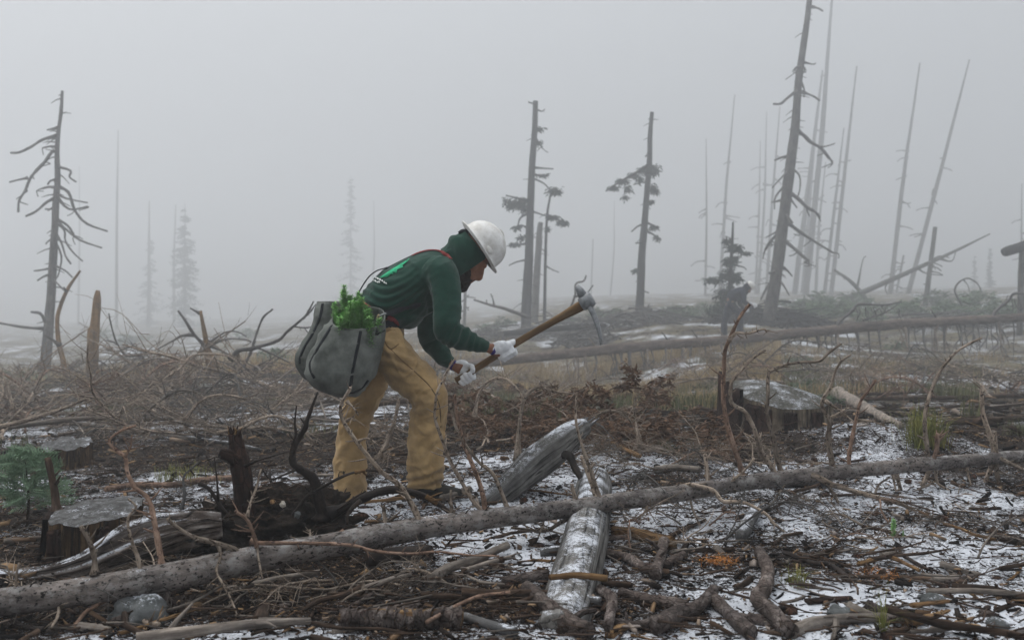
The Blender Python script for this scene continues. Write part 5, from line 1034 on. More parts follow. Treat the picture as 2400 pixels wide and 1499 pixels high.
# ------------------------------------------------------------------ standing dead trees
def drop(pix, Y):
    """foot of a trunk: continue it into the ground"""
    u, v, w = pix[-1]; p = P(u, v, Y); g = H(p[0], p[1]) - .12
    return np.array([p[0], p[1], g])
def trunk_rows(pix, Y, extra=True):
    rows = [np.r_[P(u, v, Y), w / 2 / FPX * Y] for u, v, w in pix]
    f = drop(pix, Y)
    if f[2] < rows[-1][2] - .02: rows.append(np.r_[f, rows[-1][3] * 1.12])
    return np.array(rows), f
def dead_tree(name, label, cat, pix, Y, mt, branches=(), group=None, bm='farbark', spurs=0, seed=0, n=14):
    Y = far(Y); rows, f = trunk_rows(pix, Y); t = thing(name, label, cat, (f[0], f[1], f[2] + .12), group); q = cr(rows, 8)
    mb = MB(); mb.tube(q[:, :3], q[:, 3], n, True, .10, seed); mb.build('trunk', M[mt], t)
    r_ = random.Random(seed)
    for k, br in enumerate(branches):
        px, w0, w1 = br[:3]; mb = MB(); limb(mb, px, w0, w1, Y, r_.uniform(-.06, .03) * Y * .5, 7, 3, k + seed, True, 3)
        if len(br) > 3:                                             # side twigs
            for _ in range(br[3]):
                i = r_.randrange(1, len(px)); u, v = px[i]; limb(mb, [(u, v), (u + r_.uniform(-14, 14), v + r_.uniform(2, 12)), (u + r_.uniform(-22, 22), v + r_.uniform(6, 24))], w1 * .7, 2, Y, r_.uniform(-.3, .3), 5, 0, k, False, 2)
        mb.build('branch', M[bm], t)
    if spurs:
        mb = MB()
        for k in range(spurs):
            i = r_.randrange(2, len(q) - 4); a = r_.uniform(0, 6.28); l = r_.uniform(.12, .7) * (.6 + .6 * i / len(q)); d = np.array([math.cos(a), .5 * math.sin(a), r_.uniform(-.7, .15)])
            c = q[i, :3]; mb.tube([c, c + d * l * .5 + [0, 0, .03], c + d * l], [.026, .018, .008], 5)
        tag(mb.build('branch_stubs', M[bm], t), kind='stuff')
    return t, q
def sprigs(mb, c, ax, n, L, seed, droop=.4):
    r_ = np.random.default_rng(seed); p = r_.normal(0, .45, (n, 3)); p = np.clip(p, -1, 1) * np.asarray(ax) + np.asarray(c)
    a = r_.random(n) * 6.283; d = np.stack([np.cos(a), np.sin(a), r_.normal(-droop, .4, n)], -1); d /= np.linalg.norm(d, axis=1)[:, None]
    s = np.cross(d, r_.normal(0, 1, (n, 3))); s /= np.linalg.norm(s, axis=1)[:, None]; l = (L * (.5 + r_.random(n)))[:, None]; w = l * .13
    V = np.stack([p - s * w * .5, p + s * w * .5, p + d * l * .55 + s * w, p + d * l, p + d * l * .55 - s * w], 1); o = (np.arange(n) * 5)[:, None]
    mb.add(V.reshape(-1, 3), np.stack([o + [0, 1, 2, 4]], 1).reshape(-1, 4), np.stack([o + [4, 2, 3]], 1).reshape(-1, 3))
def foliage(t, Y, spots, mt='needle', L=.13, seed=0):
    L = L * far(Y) / Y; Y = far(Y)
    for k, (u, v, ru, rv, n) in enumerate(spots):
        mb = MB(); s = Y / FPX; sprigs(mb, P(u, v, Y + (k % 3 - 1) * .15), (ru * s, max(ru * s * .6, .15), rv * s), int(n * 2.6), L, seed + k, .7); mb.build('needle_clump', M[mt], t, smooth=False)

dead_tree('dead_tree', 'tall leaning dead grey tree running out of the top of the frame at right', 'tree',
  [(1912, -120, 8), (1905, -60, 10), (1890, 60, 14), (1873, 180, 17), (1863, 300, 20), (1847, 430, 24), (1833, 540, 26), (1818, 650, 28), (1803, 745, 31)], 32, 'farbark',
  [([(1899, 16), (1918, 20), (1928, 26)], 6, 4), ([(1883, 146), (1905, 151), (1912, 148)], 5, 3), ([(1880, 158), (1866, 158), (1862, 166)], 5, 4, 2), ([(1874, 185), (1885, 210), (1884, 228)], 5, 3), ([(1880, 216), (1905, 225), (1921, 236)], 6, 4),
   ([(1872, 210), (1845, 230), (1830, 243), (1813, 244)], 7, 5), ([(1866, 303), (1885, 318), (1900, 333), (1925, 348), (1945, 373)], 9, 6, 3), ([(1922, 345), (1940, 342), (1957, 336)], 4, 2), ([(1850, 366), (1832, 369), (1815, 376)], 6, 4), ([(1853, 393), (1873, 410), (1875, 440), (1870, 460)], 5, 3),
   ([(1848, 400), (1828, 420), (1810, 440)], 5, 3), ([(1843, 432), (1818, 460), (1815, 490)], 6, 3), ([(1842, 466), (1808, 474)], 5, 3), ([(1846, 448), (1870, 465), (1890, 485), (1908, 495)], 9, 7, 3), ([(1845, 456), (1868, 487)], 6, 3), ([(1838, 515), (1870, 540), (1900, 560), (1952, 592)], 9, 4, 3),
   ([(1832, 558), (1870, 590), (1895, 612)], 9, 6, 3), ([(1832, 540), (1806, 565), (1793, 586)], 8, 6, 3), ([(1832, 538), (1795, 556)], 5, 3), ([(1822, 615), (1840, 628), (1857, 647)], 6, 3), ([(1820, 648), (1836, 668), (1850, 692)], 5, 3), ([(1818, 634), (1803, 640)], 7, 5), ([(1816, 652), (1796, 676), (1783, 702)], 7, 4), ([(1840, 500), (1858, 522)], 6, 4), ([(1876, 160), (1886, 158)], 6, 5, 2)], spurs=70, seed=3, n=18)
dead_tree('dead_tree', 'dead grey tree with long drooping bare branches standing at the far left', 'tree',
  [(146, 213, 6), (143, 260, 8), (137, 310, 9), (134, 360, 11), (135, 420, 13), (131, 480, 15), (127, 560, 17), (122, 640, 19), (118, 720, 21), (112, 790, 24), (105, 868, 27)], 26, 'farbark',
  [([(136, 300), (110, 305)], 6, 4), ([(135, 318), (100, 327), (75, 343), (45, 357), (25, 358)], 7, 5), ([(134, 345), (118, 343), (100, 347)], 6, 4, 2), ([(134, 357), (122, 356), (105, 380), (85, 400), (70, 420), (60, 445), (45, 470), (43, 497)], 8, 5, 4), ([(65, 417), (45, 421), (22, 427)], 5, 4),
   ([(136, 391), (165, 400), (163, 415), (178, 426)], 6, 4), ([(134, 420), (118, 424), (112, 432)], 6, 4), ([(132, 440), (115, 438), (98, 442)], 6, 5, 2), ([(133, 435), (160, 450), (170, 478), (180, 500), (205, 525), (252, 542)], 8, 4), ([(132, 453), (155, 465), (205, 475)], 5, 3), ([(132, 460), (162, 490), (205, 484)], 6, 4, 2),
   ([(132, 464), (110, 473), (85, 495), (60, 507)], 7, 5), ([(131, 483), (118, 490), (106, 490)], 6, 4), ([(130, 513), (158, 528), (175, 553)], 7, 4, 2), ([(129, 518), (151, 540), (153, 563), (170, 590), (194, 612)], 6, 3), ([(129, 516), (158, 540), (188, 563), (239, 581)], 6, 4), ([(128, 545), (144, 569), (153, 599), (166, 618)], 6, 4), ([(126, 560), (144, 599), (138, 640), (129, 657)], 5, 3),
   ([(122, 628), (100, 632), (79, 635)], 5, 3), ([(121, 641), (102, 648), (88, 657)], 6, 4), ([(124, 620), (153, 634), (170, 650)], 5, 3), ([(121, 650), (138, 668), (153, 683)], 4, 3), ([(114, 770), (59, 767), (0, 757), (-40, 752)], 7, 5), ([(112, 760), (104, 750), (94, 734), (73, 731)], 9, 5), ([(128, 555), (112, 566), (107, 572)], 5, 3)], spurs=50, seed=5)
dead_tree('dead_sapling', 'thin crooked dead sapling bending up beside the drooping dead tree at left', 'sapling', [(188, 634, 5), (158, 678, 8), (141, 719, 9), (134, 751, 10), (138, 804, 11), (147, 839, 12), (154, 880, 13)], 20, 'orangewood', [([(139, 808), (122, 795), (106, 786)], 8, 5), ([(155, 682), (150, 674)], 5, 4), ([(141, 806), (148, 812)], 6, 4)], seed=7, n=9)
dead_tree('broken_snag', 'bare reddish brown broken snag standing alone at left', 'snag', [(229, 680, 9), (228, 700, 17), (225, 740, 20), (222, 772, 24), (219, 780, 28), (217, 840, 27), (216, 905, 28)], 18, 'orangewood', [], seed=9, n=16)
dead_tree('root_stump', 'forked dead stump with spreading bare limbs in the mist left of the worker', 'stump', [(470, 728, 7), (481, 789, 12), (487, 822, 17), (494, 842, 26), (499, 857, 32)], 17, 'orangewood',
  [([(486, 815), (455, 784), (434, 751), (417, 728)], 9, 5), ([(455, 784), (425, 787), (406, 798), (367, 819)], 7, 3, 2), ([(490, 810), (528, 795), (572, 795), (590, 801)], 7, 3, 3), ([(490, 803), (528, 778), (558, 778), (578, 789)], 5, 3, 2), ([(468, 734), (446, 722)], 5, 3), ([(486, 812), (455, 838), (430, 858)], 6, 3), ([(495, 812), (520, 822), (535, 832)], 5, 3)], seed=11)
freebranch('dead_branch', 'long bare branch with twiggy ends reaching over the brush towards the planting bag', 'branch', [([(540, 842), (558, 822), (593, 816), (651, 798), (675, 775), (700, 754), (718, 737), (735, 706)], 11, 4, 12, -.2, 'farbark'), ([(600, 813), (640, 830), (680, 850)], 5, 3, 12, 0, 'farbark'),
   ([(560, 880), (576, 850), (590, 819), (599, 789), (616, 745), (640, 724)], 8, 4, 12.2, .1, 'farbark'), ([(705, 750), (725, 733), (741, 712)], 5, 3, 11.9, 0, 'farbark'), ([(690, 765), (715, 768), (735, 765)], 4, 3, 11.9, 0, 'farbark'), ([(712, 766), (722, 780), (727, 790)], 3, 2, 11.9, 0, 'farbark'), ([(553, 893), (560, 860), (556, 816)], 9, 7, 12, 0, 'branch')])
freebranch('dead_branch', 'thin arching bare branch in the mist right of the brown snag', 'branch', [([(340, 870), (337, 850), (332, 833), (296, 833), (276, 807), (264, 775), (255, 734)], 6, 3, 15, 0, 'farbark'), ([(276, 807), (260, 799), (243, 797)], 4, 2, 15, 0, 'farbark')])
freebranch('dead_branch', 'arching brown branch lying over the brush below the forked stump', 'branch', [([(350, 912), (390, 885), (423, 863), (452, 833), (514, 830), (552, 845), (565, 880)], 8, 4, 11, .3, 'branch'), ([(423, 863), (380, 880), (340, 900)], 4, 3, 11, 0, 'branch')])

t1, _ = dead_tree('broken_tree', 'broken topped dark dead tree with green needle tufts right of the hard hat', 'tree', [(1255, 237, 12), (1253, 304, 13.5), (1247, 393, 15), (1244, 471, 17), (1241, 548, 19), (1239, 625, 21), (1235, 703, 23), (1233, 757, 25)], 37, 'darkbark',
  [([(1253, 243), (1246, 242), (1239, 239)], 4, 3), ([(1258, 257), (1270, 261), (1277, 256)], 4, 2), ([(1255, 302), (1272, 301)], 6, 3), ([(1254, 325), (1268, 340)], 6, 3, 2), ([(1250, 393), (1297, 396)], 4, 3), ([(1250, 410), (1285, 412)], 4, 3), ([(1250, 418), (1275, 430), (1288, 444)], 4, 3),
   ([(1243, 470), (1215, 465), (1186, 458)], 6, 3), ([(1240, 500), (1220, 510), (1213, 530), (1204, 543)], 5, 3), ([(1238, 535), (1222, 528), (1208, 532)], 5, 3), ([(1238, 570), (1215, 573), (1196, 570)], 5, 3), ([(1236, 608), (1210, 614), (1193, 622)], 4, 3), ([(1246, 495), (1270, 503), (1285, 508)], 4, 3)], bm='darkbark', spurs=24, seed=13, n=16)
foliage(t1, 37, [(1218, 474, 22, 12, 130), (1200, 482, 18, 10, 70), (1228, 488, 12, 14, 60), (1190, 470, 12, 8, 30), (1262, 303, 14, 5, 30), (1263, 335, 8, 8, 26), (1270, 410, 14, 4, 30), (1206, 572, 13, 5, 36), (1212, 532, 12, 6, 26), (1224, 556, 10, 10, 26)], L=.15, seed=20)
t2, _ = dead_tree('slim_tree', 'slim dead tree with dark needle tufts on its top close beside the broken topped tree', 'tree', [(1291, 452, 4.5), (1282, 510, 6), (1278, 625, 7), (1276, 753, 8)], 36.4, 'darkbark', [([(1283, 505), (1305, 512), (1328, 528)], 5, 3), ([(1279, 623), (1295, 632), (1310, 638)], 3, 2)], bm='darkbark', spurs=8, seed=14, n=9)
foliage(t2, 36.4, [(1300, 447, 17, 9, 110), (1296, 508, 16, 6, 50), (1318, 521, 14, 7, 70), (1284, 535, 5, 5, 20)], L=.14, seed=40)
dead_tree('dead_tree', 'pale broken trunk stub standing just behind the broken topped tree', 'tree', [(1267, 521, 12), (1264, 550, 14), (1262, 587, 15), (1257, 660, 17), (1253, 745, 19)], 41, 'farbark', seed=15, spurs=14)
t3, _ = dead_tree('broken_tree', 'broken topped dead tree with a long drooping needle branch on its left', 'tree', [(1528, 263, 9), (1524, 316, 11), (1522, 382, 13), (1516, 451, 14), (1510, 529, 15.5), (1504, 606, 18), (1500, 703, 21), (1496, 745, 23)], 37.5, 'darkbark',
  [([(1520, 388), (1485, 408), (1450, 428), (1420, 448)], 7, 4), ([(1512, 526), (1495, 530), (1480, 543)], 5, 3), ([(1512, 520), (1530, 528), (1543, 534)], 5, 3), ([(1511, 540), (1535, 552), (1542, 566)], 5, 3), ([(1508, 568), (1490, 570)], 4, 3), ([(1505, 628), (1485, 635)], 5, 3), ([(1502, 680), (1520, 686)], 4, 3), ([(1521, 362), (1512, 367)], 5, 3)], bm='darkbark', spurs=24, seed=16, n=16)
foliage(t3, 37.5, [(1528, 398, 18, 14, 150), (1508, 398, 13, 9, 60), (1485, 410, 14, 7, 60), (1460, 424, 15, 6, 60), (1436, 440, 14, 5, 46), (1472, 442, 9, 10, 34), (1466, 462, 8, 8, 20), (1532, 442, 9, 12, 60), (1527, 472, 8, 6, 30), (1500, 420, 9, 12, 40), (1533, 531, 12, 5, 36), (1539, 556, 6, 9, 26), (1490, 634, 9, 6, 24)], L=.15, seed=60)
# distant bare poles fading in the mist
POLES = [(1655, 325, 1652, 735, 6, 62, 'thin faint bare pole leftmost of those right of the drooping needle tree'), (1722, 222, 1688, 680, 8, 62, 'faint bare pole leaning slightly right above the young conifer'), (1782, 330, 1770, 700, 6, 72, 'very faint bare pole left of the tall leaning tree, left one of a close pair'), (1797, 262, 1776, 700, 7, 70, 'very faint bare pole left of the tall leaning tree, right one of a close pair'),
  (1828, 250, 1796, 690, 8, 64, 'faint bare pole just left of the tall leaning tree'), (1952, -30, 1888, 690, 16, 56, 'tall bare pole right behind the leaning tree reaching the top edge'), (1928, 165, 1862, 690, 14, 60, 'bare pole standing between the leaning tree and the tall pole'), (1915, 270, 1880, 690, 8, 70, 'thin bare pole hidden close behind the tall pole'),
  (2008, 155, 1948, 690, 11, 57, 'bare pole with a thin bent tip right of the tall pole'), (1978, 300, 1932, 690, 9, 60, 'bare pole with a knot standing close left of the bent tipped pole'), (1935, 380, 1912, 690, 8, 66, 'short faint bare pole between the tall pole and the knotty pole'), (2156, 148, 2083, 720, 12, 54, 'straight slightly leaning bare pole left of the two at right'), (2272, 140, 2122, 712, 12, 52, 'strongly leaning bare pole rightmost of the tall ones'),
  (2192, 532, 2168, 720, 13, 44, 'short thick broken pole between the leaning poles and the right edge'), (2118, 598, 2098, 700, 6, 56, 'short thin pole between the two tall poles at right'), (1440, 470, 1428, 720, 4, 90, 'hair thin faint pole left of the drooping needle tree'), (277, 305, 273, 770, 8, 80, 'faint bare pole right of the drooping dead tree at left'), (350, 470, 348, 775, 9, 92, 'very faint pole left of the misty firs at left'),
  (412, 480, 409, 775, 8, 95, 'very faint pole touching the misty fir at left'), (186, 390, 183, 775, 6, 105, 'barely visible pole just right of the drooping dead tree'), (876, 470, 870, 720, 5, 110, 'barely visible pole right of the lone misty fir'), (1092, 640, 1087, 790, 8, 40, 'thin pole standing in the mist below the beard of the worker'), (1390, 560, 1384, 720, 4, 90, 'hair thin pole above the blade of the hoe'), (2395, 430, 2392, 720, 6, 62, 'thin pole at the right edge above the jutting log')]
for k, (u0, v0, u1, v1, w, Y, lab) in enumerate(POLES):
    br = []; r_ = random.Random(k)
    for _ in range(8 if Y < 75 else 0):
        f = r_.uniform(.25, .95); u, v = u0 + (u1 - u0) * f, v0 + (v1 - v0) * f; s = r_.choice([-1, 1]); l = r_.uniform(8, 34); br.append(([(u, v), (u + s * l * .6, v + r_.uniform(-2, 6)), (u + s * l, v + r_.uniform(0, 14))], 3.2, 2))
    um = (u0 + u1) / 2 + r_.uniform(-5, 5)
    dead_tree('bare_pole_tree', lab, 'tree', [(u0, v0, w * .3), ((u0 * .75 + um * .25 * 2 + u1 * 0) / 1.25, v0 + (v1 - v0) * .2, w * .5), (um, (v0 + v1) / 2, w * .78), (u1, v1, w)] if v1 - v0 > 200 else [(u0, v0, w * .75), (u1, v1, w)], Y if Y < 50 else Y * 1.35, 'farbark', br, 'bare poles in the mist', seed=k + 30, n=8)
def lying(name, label, cat, pix, Y, mt='farbark', brs=(), dy=0, n=10):
    Y = far(Y); p0 = P(pix[0][0], pix[0][1], Y); t = thing(name, label, cat, p0); k = len(pix)
    q = cr(np.array([np.r_[P(u, v, Y + dy * i / (k - 1)), w / 2 / FPX * Y] for i, (u, v, w) in enumerate(pix)]), 8); mb = MB(); mb.tube(q[:, :3], q[:, 3], n, True, .1, 3); mb.build('trunk', M[mt], t)
    for i, (px, w0, w1) in enumerate(brs): mb = MB(); limb(mb, px, w0, w1, Y + dy * .5, 0, 6, 3, i, True, 3); mb.build('branch', M[mt], t)
    return t
lying('leaning_tree', 'fallen tree leaning up at a slant through the mist behind the right poles', 'tree', [(1985, 700, 14), (2060, 668, 12), (2150, 628, 10), (2230, 592, 7), (2320, 548, 3)], 46, brs=[([(2150, 628), (2170, 640), (2210, 645)], 4, 2), ([(2200, 605), (2230, 612), (2240, 590)], 4, 2), ([(2090, 655), (2075, 672), (2080, 690)], 4, 2), ([(2170, 618), (2200, 600), (2225, 604)], 3, 2)])
lying('leaning_tree', 'short fallen trunk sloping down to the right below the slanting fallen tree', 'tree', [(1955, 632, 5), (2000, 665, 9), (2045, 720, 12)], 47, brs=[([(2010, 670), (2022, 610), (2030, 600)], 4, 2)])
jl = lying('jutting_log', 'dark broken log end jutting in from the right edge high in the mist', 'log', [(2350, 593, 15), (2358, 590, 22), (2400, 577, 25), (2520, 545, 28)], 30, 'darkbark', n=12)
mb = MB(); q = np.array([P(2396, 590, far(30.1)), P(2393, 660, far(30.1)), P(2390, 735, far(30.1))]); q[2, 2] = min(q[2, 2], H(q[2, 0], q[2, 1]) - .1); mb.tube(cr(q, 5), .11, 9, True, .1); mb.build('prop', M['farbark'], jl)
# misty firs
def fir(label, u, vt, vb, hw_px, Y, seed, group, dens=1.0, mt='needle'):
    Y = far(Y * 1.3); top, base = P(u, vt, Y), P(u, vb, Y); g = H(base[0], base[1]); t = thing('fir_tree', label, 'tree', (base[0], base[1], g), group)
    mb = MB(); mb.tube(cr([top, (top + base) / 2, [base[0], base[1], min(g, base[2]) - .1]], 4), np.linspace(.03, .2, 9), 7); mb.build('trunk', M['darkbark'], t)
    r_ = np.random.default_rng(seed); hh = top[2] - base[2]; mb = MB(); R = hw_px / FPX * Y
    for k in range(int(100 * dens)):
        f = r_.random() ** .8; a = r_.random() * 6.283; l = R * (.12 + .9 * f) * r_.uniform(.45, 1.1); c = np.array([top[0], top[1], top[2] - f * hh * .97]); d = np.array([math.cos(a), math.sin(a), -.35])
        for s in np.linspace(.15, 1, 4): sprigs(mb, c + d * l * s, (l * .22, l * .22, l * .10), 12, .07 * R + .14, int(r_.integers(1e6)), .3)
    mb.build('crown', M[mt], t, smooth=False); return t
fir('faint misty fir with a narrow ragged crown among the poles at left', 433, 476, 775, 54, 88, 1, 'firs in the mist', 1.4)
fir('lone faint misty fir left of the hard hat above the bent back', 822, 412, 720, 40, 112, 2, 'firs in the mist', 1.0)
fir('low faint fir at the right edge of the pair near the right border', 2320, 582, 705, 16, 85, 3, 'firs in the mist', 1.0)
fir('low faint fir left of another small one near the right border', 2284, 600, 705, 13, 95, 4, 'firs in the mist', .8)
fir('small faint fir between the left poles', 352, 560, 775, 44, 110, 5, 'firs in the mist', .8)
fy = dead_tree('young_conifer', 'ragged young dark conifer standing left of the second worker', 'tree', [(1718, 520, 4), (1716, 575, 7), (1712, 640, 9), (1708, 740, 11)], 33, 'darkbark', [([(1716, 572), (1705, 565), (1702, 556)], 4, 3), ([(1716, 585), (1740, 592), (1758, 592)], 4, 3), ([(1712, 620), (1740, 625), (1750, 632)], 4, 2)], bm='darkbark', seed=21)[0]
foliage(fy, 33, [(1722, 580, 20, 9, 130), (1745, 592, 14, 4, 30), (1704, 565, 8, 8, 30), (1712, 612, 16, 12, 120), (1722, 604, 12, 5, 40), (1706, 645, 22, 16, 170), (1672, 656, 24, 8, 70), (1700, 690, 28, 24, 240), (1694, 730, 36, 24, 260), (1725, 650, 16, 12, 90)], L=.14, seed=80)
# second worker, far off in the mist
Y2 = far(28); X2 = P(1715, 770, Y2)[0]
w2 = dup(man, (X2, Y2, H(X2, Y2) + .12), math.radians(-14), 1.25, 'second worker in dark clothing and white hard hat bending far off in the mist')
for k in list(w2.children):
    n0 = k.name.split('.')[0]
    if n0 in ('hoodie', 'hood', 'trousers'):
        k.data = k.data.copy(); k.data.materials[0] = M['navy'] if 'navy' in M else M.setdefault('navy', plain('dark_navy_rain_gear', (.012, .016, .026), (.02, .026, .04), 8))
    if n0 == 'hoodie':
        for g in list(k.children): bpy.data.objects.remove(g)
# shrubs and brush heaps along the far rise
shp = []
for s in range(4):
    mb = MB(); r_ = random.Random(s)
    for k in range(26): a = r_.uniform(0, 6.28); rr = r_.uniform(0, .75); sprigs(mb, (rr * math.cos(a), rr * math.sin(a), r_.uniform(.12, .85) * (1 - rr * .55)), (.2, .2, .13), 26, .17, s * 100 + k, -.1)
    st = MB(); [st.tube([(0, 0, -.1), (math.cos(a) * .2, math.sin(a) * .2, .35), (math.cos(a) * .55, math.sin(a) * .55, .7)], [.025, .018, .006], 5) for a in np.linspace(0, 6, 7)]
    t = thing('shrub', 'low green shrub fading into the mist along the far rise', 'shrub', (0, 0, 0), 'shrubs along the misty rise'); mb.build('foliage', M['shrub'], t, smooth=False); st.build('stems', M['farbark'], t); shp.append(t)
SH = [(1580, 725, 38, .75), (1610, 715, 38, .6), (1655, 745, 40, .8), (1690, 750, 41, .7), (1905, 752, 37, .85), (1945, 750, 38, .95), (1990, 748, 38, .9), (2035, 755, 36, .7), (2105, 735, 38, .8), (2150, 732, 37, .9), (2215, 728, 36, .8), (2260, 722, 36, 1.0), (2310, 722, 35, .7), (2355, 720, 34, .9), (2400, 712, 34, 1.0), (2450, 712, 34, 1.1), (1870, 755, 42, .9), (1925, 735, 44, 1.1), (2000, 728, 46, 1.0), (2190, 715, 44, .9), (2290, 705, 43, .9),
  (1400, 760, 40, .6), (1330, 770, 40, .5), (1440, 765, 39, .55), (1140, 785, 38, .55), (1180, 782, 40, .6), (410, 815, 24, .5), (440, 838, 22, .45), (60, 850, 22, .6), (15, 862, 21, .55), (305, 860, 20, .35), (640, 840, 24, .5), (1560, 775, 34, .4), (2100, 790, 26, .35), (1880, 820, 20, .3), (1900, 870, 14, .28), (1960, 905, 11, .26), (560, 985, 8.5, .16), (1750, 800, 24, .3), (580, 770, 60, .8), (310, 790, 60, 1.0), (230, 790, 70, 1.2)]
for k, (u, v, Y, s) in enumerate(SH):
    s = s * far(Y) / Y; Y = far(Y); x = (u - 1200) / FPX * Y; o = shp[k % 4] if k < 4 else dup(shp[k % 4], (0, 0, 0))
    ar = 0 if u < 700 else 1 if u < 1480 else 2 if u < 1800 else 3 if u < 2070 else 4
    o['label'] = ['low green shrub fading into the mist at left of the worker', 'low green shrub in the mist between the worker and the needle tufted trees', 'low green shrub in the mist by the second worker', 'low green shrub in the mist just right of the tall leaning tree', 'low green shrub in the mist below the poles near the right edge'][ar]; o['group'] = ['shrubs in the mist at left', 'shrubs in the mist near the centre', 'shrubs by the second worker', 'shrubs right of the leaning tree', 'shrubs near the right edge'][ar]
    o.location = (x, Y, H(x, Y) - .05); o.rotation_euler = (0, 0, k * 1.7); o.scale = (s * 1.15, s * 1.15, s * .95)
def heap(label, u, Y, R, hh, nn, mt, seed, name='brush_heap'):
    R = R * far(Y) / Y; hh = hh * far(Y) / Y; Y = far(Y); x = (u - 1200) / FPX * Y; z = H(x, Y); r_ = random.Random(seed); mb = MB()
    for k in range(nn):
        a = r_.uniform(0, 6.28); rr = R * r_.random() ** .7; c = np.array([x + math.cos(a) * rr, Y + math.sin(a) * rr * .6, z + r_.uniform(0, hh) * (1 - rr / R)]); b_ = r_.uniform(0, 6.28); l = R * r_.uniform(.35, .95); d = np.array([math.cos(b_), math.sin(b_) * .6, r_.uniform(-.25, .45)])
        mb.tube(cr([c - d * l * .5, c + [0, 0, l * .08], c + d * l * .5], 2), np.linspace(.044, .010, 5) * r_.uniform(.5, 1.3), 5)
    o = mb.build(name, M[mt], None, (x, Y, z)); tag(o, label, 'brush heap', kind=None); return o
heap('dark spiky heap of brush at the foot of the tall leaning tree', 1795, 32.6, 1.9, .75, 260, 'darkbark', 1); heap('hazy heap of cut brush right of the second worker at the leaning tree', 1870, 33.5, 1.3, .5, 110, 'darkbark', 2)
heap('hazy grey brush heap behind the raised hoe', 1385, 30, 1.2, .9, 150, 'farbark', 3); heap('low hazy brush heap below the broken topped tree', 1300, 34, 1.8, .7, 150, 'farbark', 4); heap('long low brush heap in the mist left of the broken topped tree', 1150, 33, 1.6, .5, 110, 'farbark', 5); heap('low hazy brush heap below the drooping needle tree', 1500, 34, 2.2, .6, 150, 'farbark', 6); heap('dim brush heap in the mist near the right edge', 2240, 33, 2.4, .6, 130, 'farbark', 7)
lying('dead_branch', 'bare branch lying in the mist below the beard of the worker', 'branch', [(1235, 742, 9), (1180, 722, 7), (1155, 716, 6), (1110, 702, 4)], 30, brs=[([(1158, 716), (1155, 700), (1150, 688)], 4, 2), ([(1140, 712), (1141, 702)], 3, 2)])
lying('dead_branch', 'curved bare branch rising from the brush beside the raised hoe blade', 'branch', [(1328, 745, 6), (1340, 715, 6), (1348, 690, 5), (1350, 665, 5), (1368, 658, 4), (1374, 645, 3)], 27, brs=[([(1344, 695), (1372, 690), (1390, 668)], 4, 3)])
ab = lying('dead_branch', 'arched drooping branch in the mist at right below the slanting tree', 'branch', [(2252, 712, 5), (2238, 682, 4.5), (2247, 662, 4), (2268, 652, 3.5), (2290, 664, 3), (2301, 684, 2)], 34, brs=[([(2258, 655), (2268, 668), (2272, 682)], 2.5, 1.5)])

# ------------------------------------------------------------------ the long log lying across the clearing
ll = [(930, 866, 23, 19.5), (1100, 853, 24, 20.3), (1300, 832, 25, 21.5), (1500, 812, 25, 22.5), (1700, 797, 25, 23.3), (1900, 778, 27, 24), (2100, 760, 25, 24.6), (2300, 749, 23, 25), (2500, 738, 20, 25.4)]
q = cr(np.array([np.r_[P(u, v, far(y)), w * .92 / 2 / FPX * far(y)] for u, v, w, y in ll]), 14)
t = thing('fallen_tree', 'long pale fallen tree lying across the misty clearing with bare branches hanging below it', 'fallen tree', q[len(q) // 2, :3] - [0, 0, .5]); mb = MB(); mb.tube(q[:, :3], q[:, 3], 18, True, .05, 2); mb.build('trunk', M['lowlog'], t)
LB = [(1345, 1), (1440, 1), (1475, 1), (1515, 1), (1620, 1), (1652, 1), (1662, 1), (1690, 1), (1745, 1), (1848, 1), (1915, 1), (1935, 1), (1965, 1), (2008, 1), (2060, 1), (2118, 1), (2130, 1), (2165, 1), (2195, 1), (2215, 1), (2290, 1), (2340, 1), (2375, 1), (1560, 1), (1790, 1), (2250, 1), (1395, 1), (1600, 1),
      (1570, -1), (1640, -1), (1700, -1), (1963, -2), (2330, -2), (1400, -1), (2200, -1)]
r_ = random.Random(4); LB += [(r_.uniform(1250, 2420), 1) for _ in range(45)]
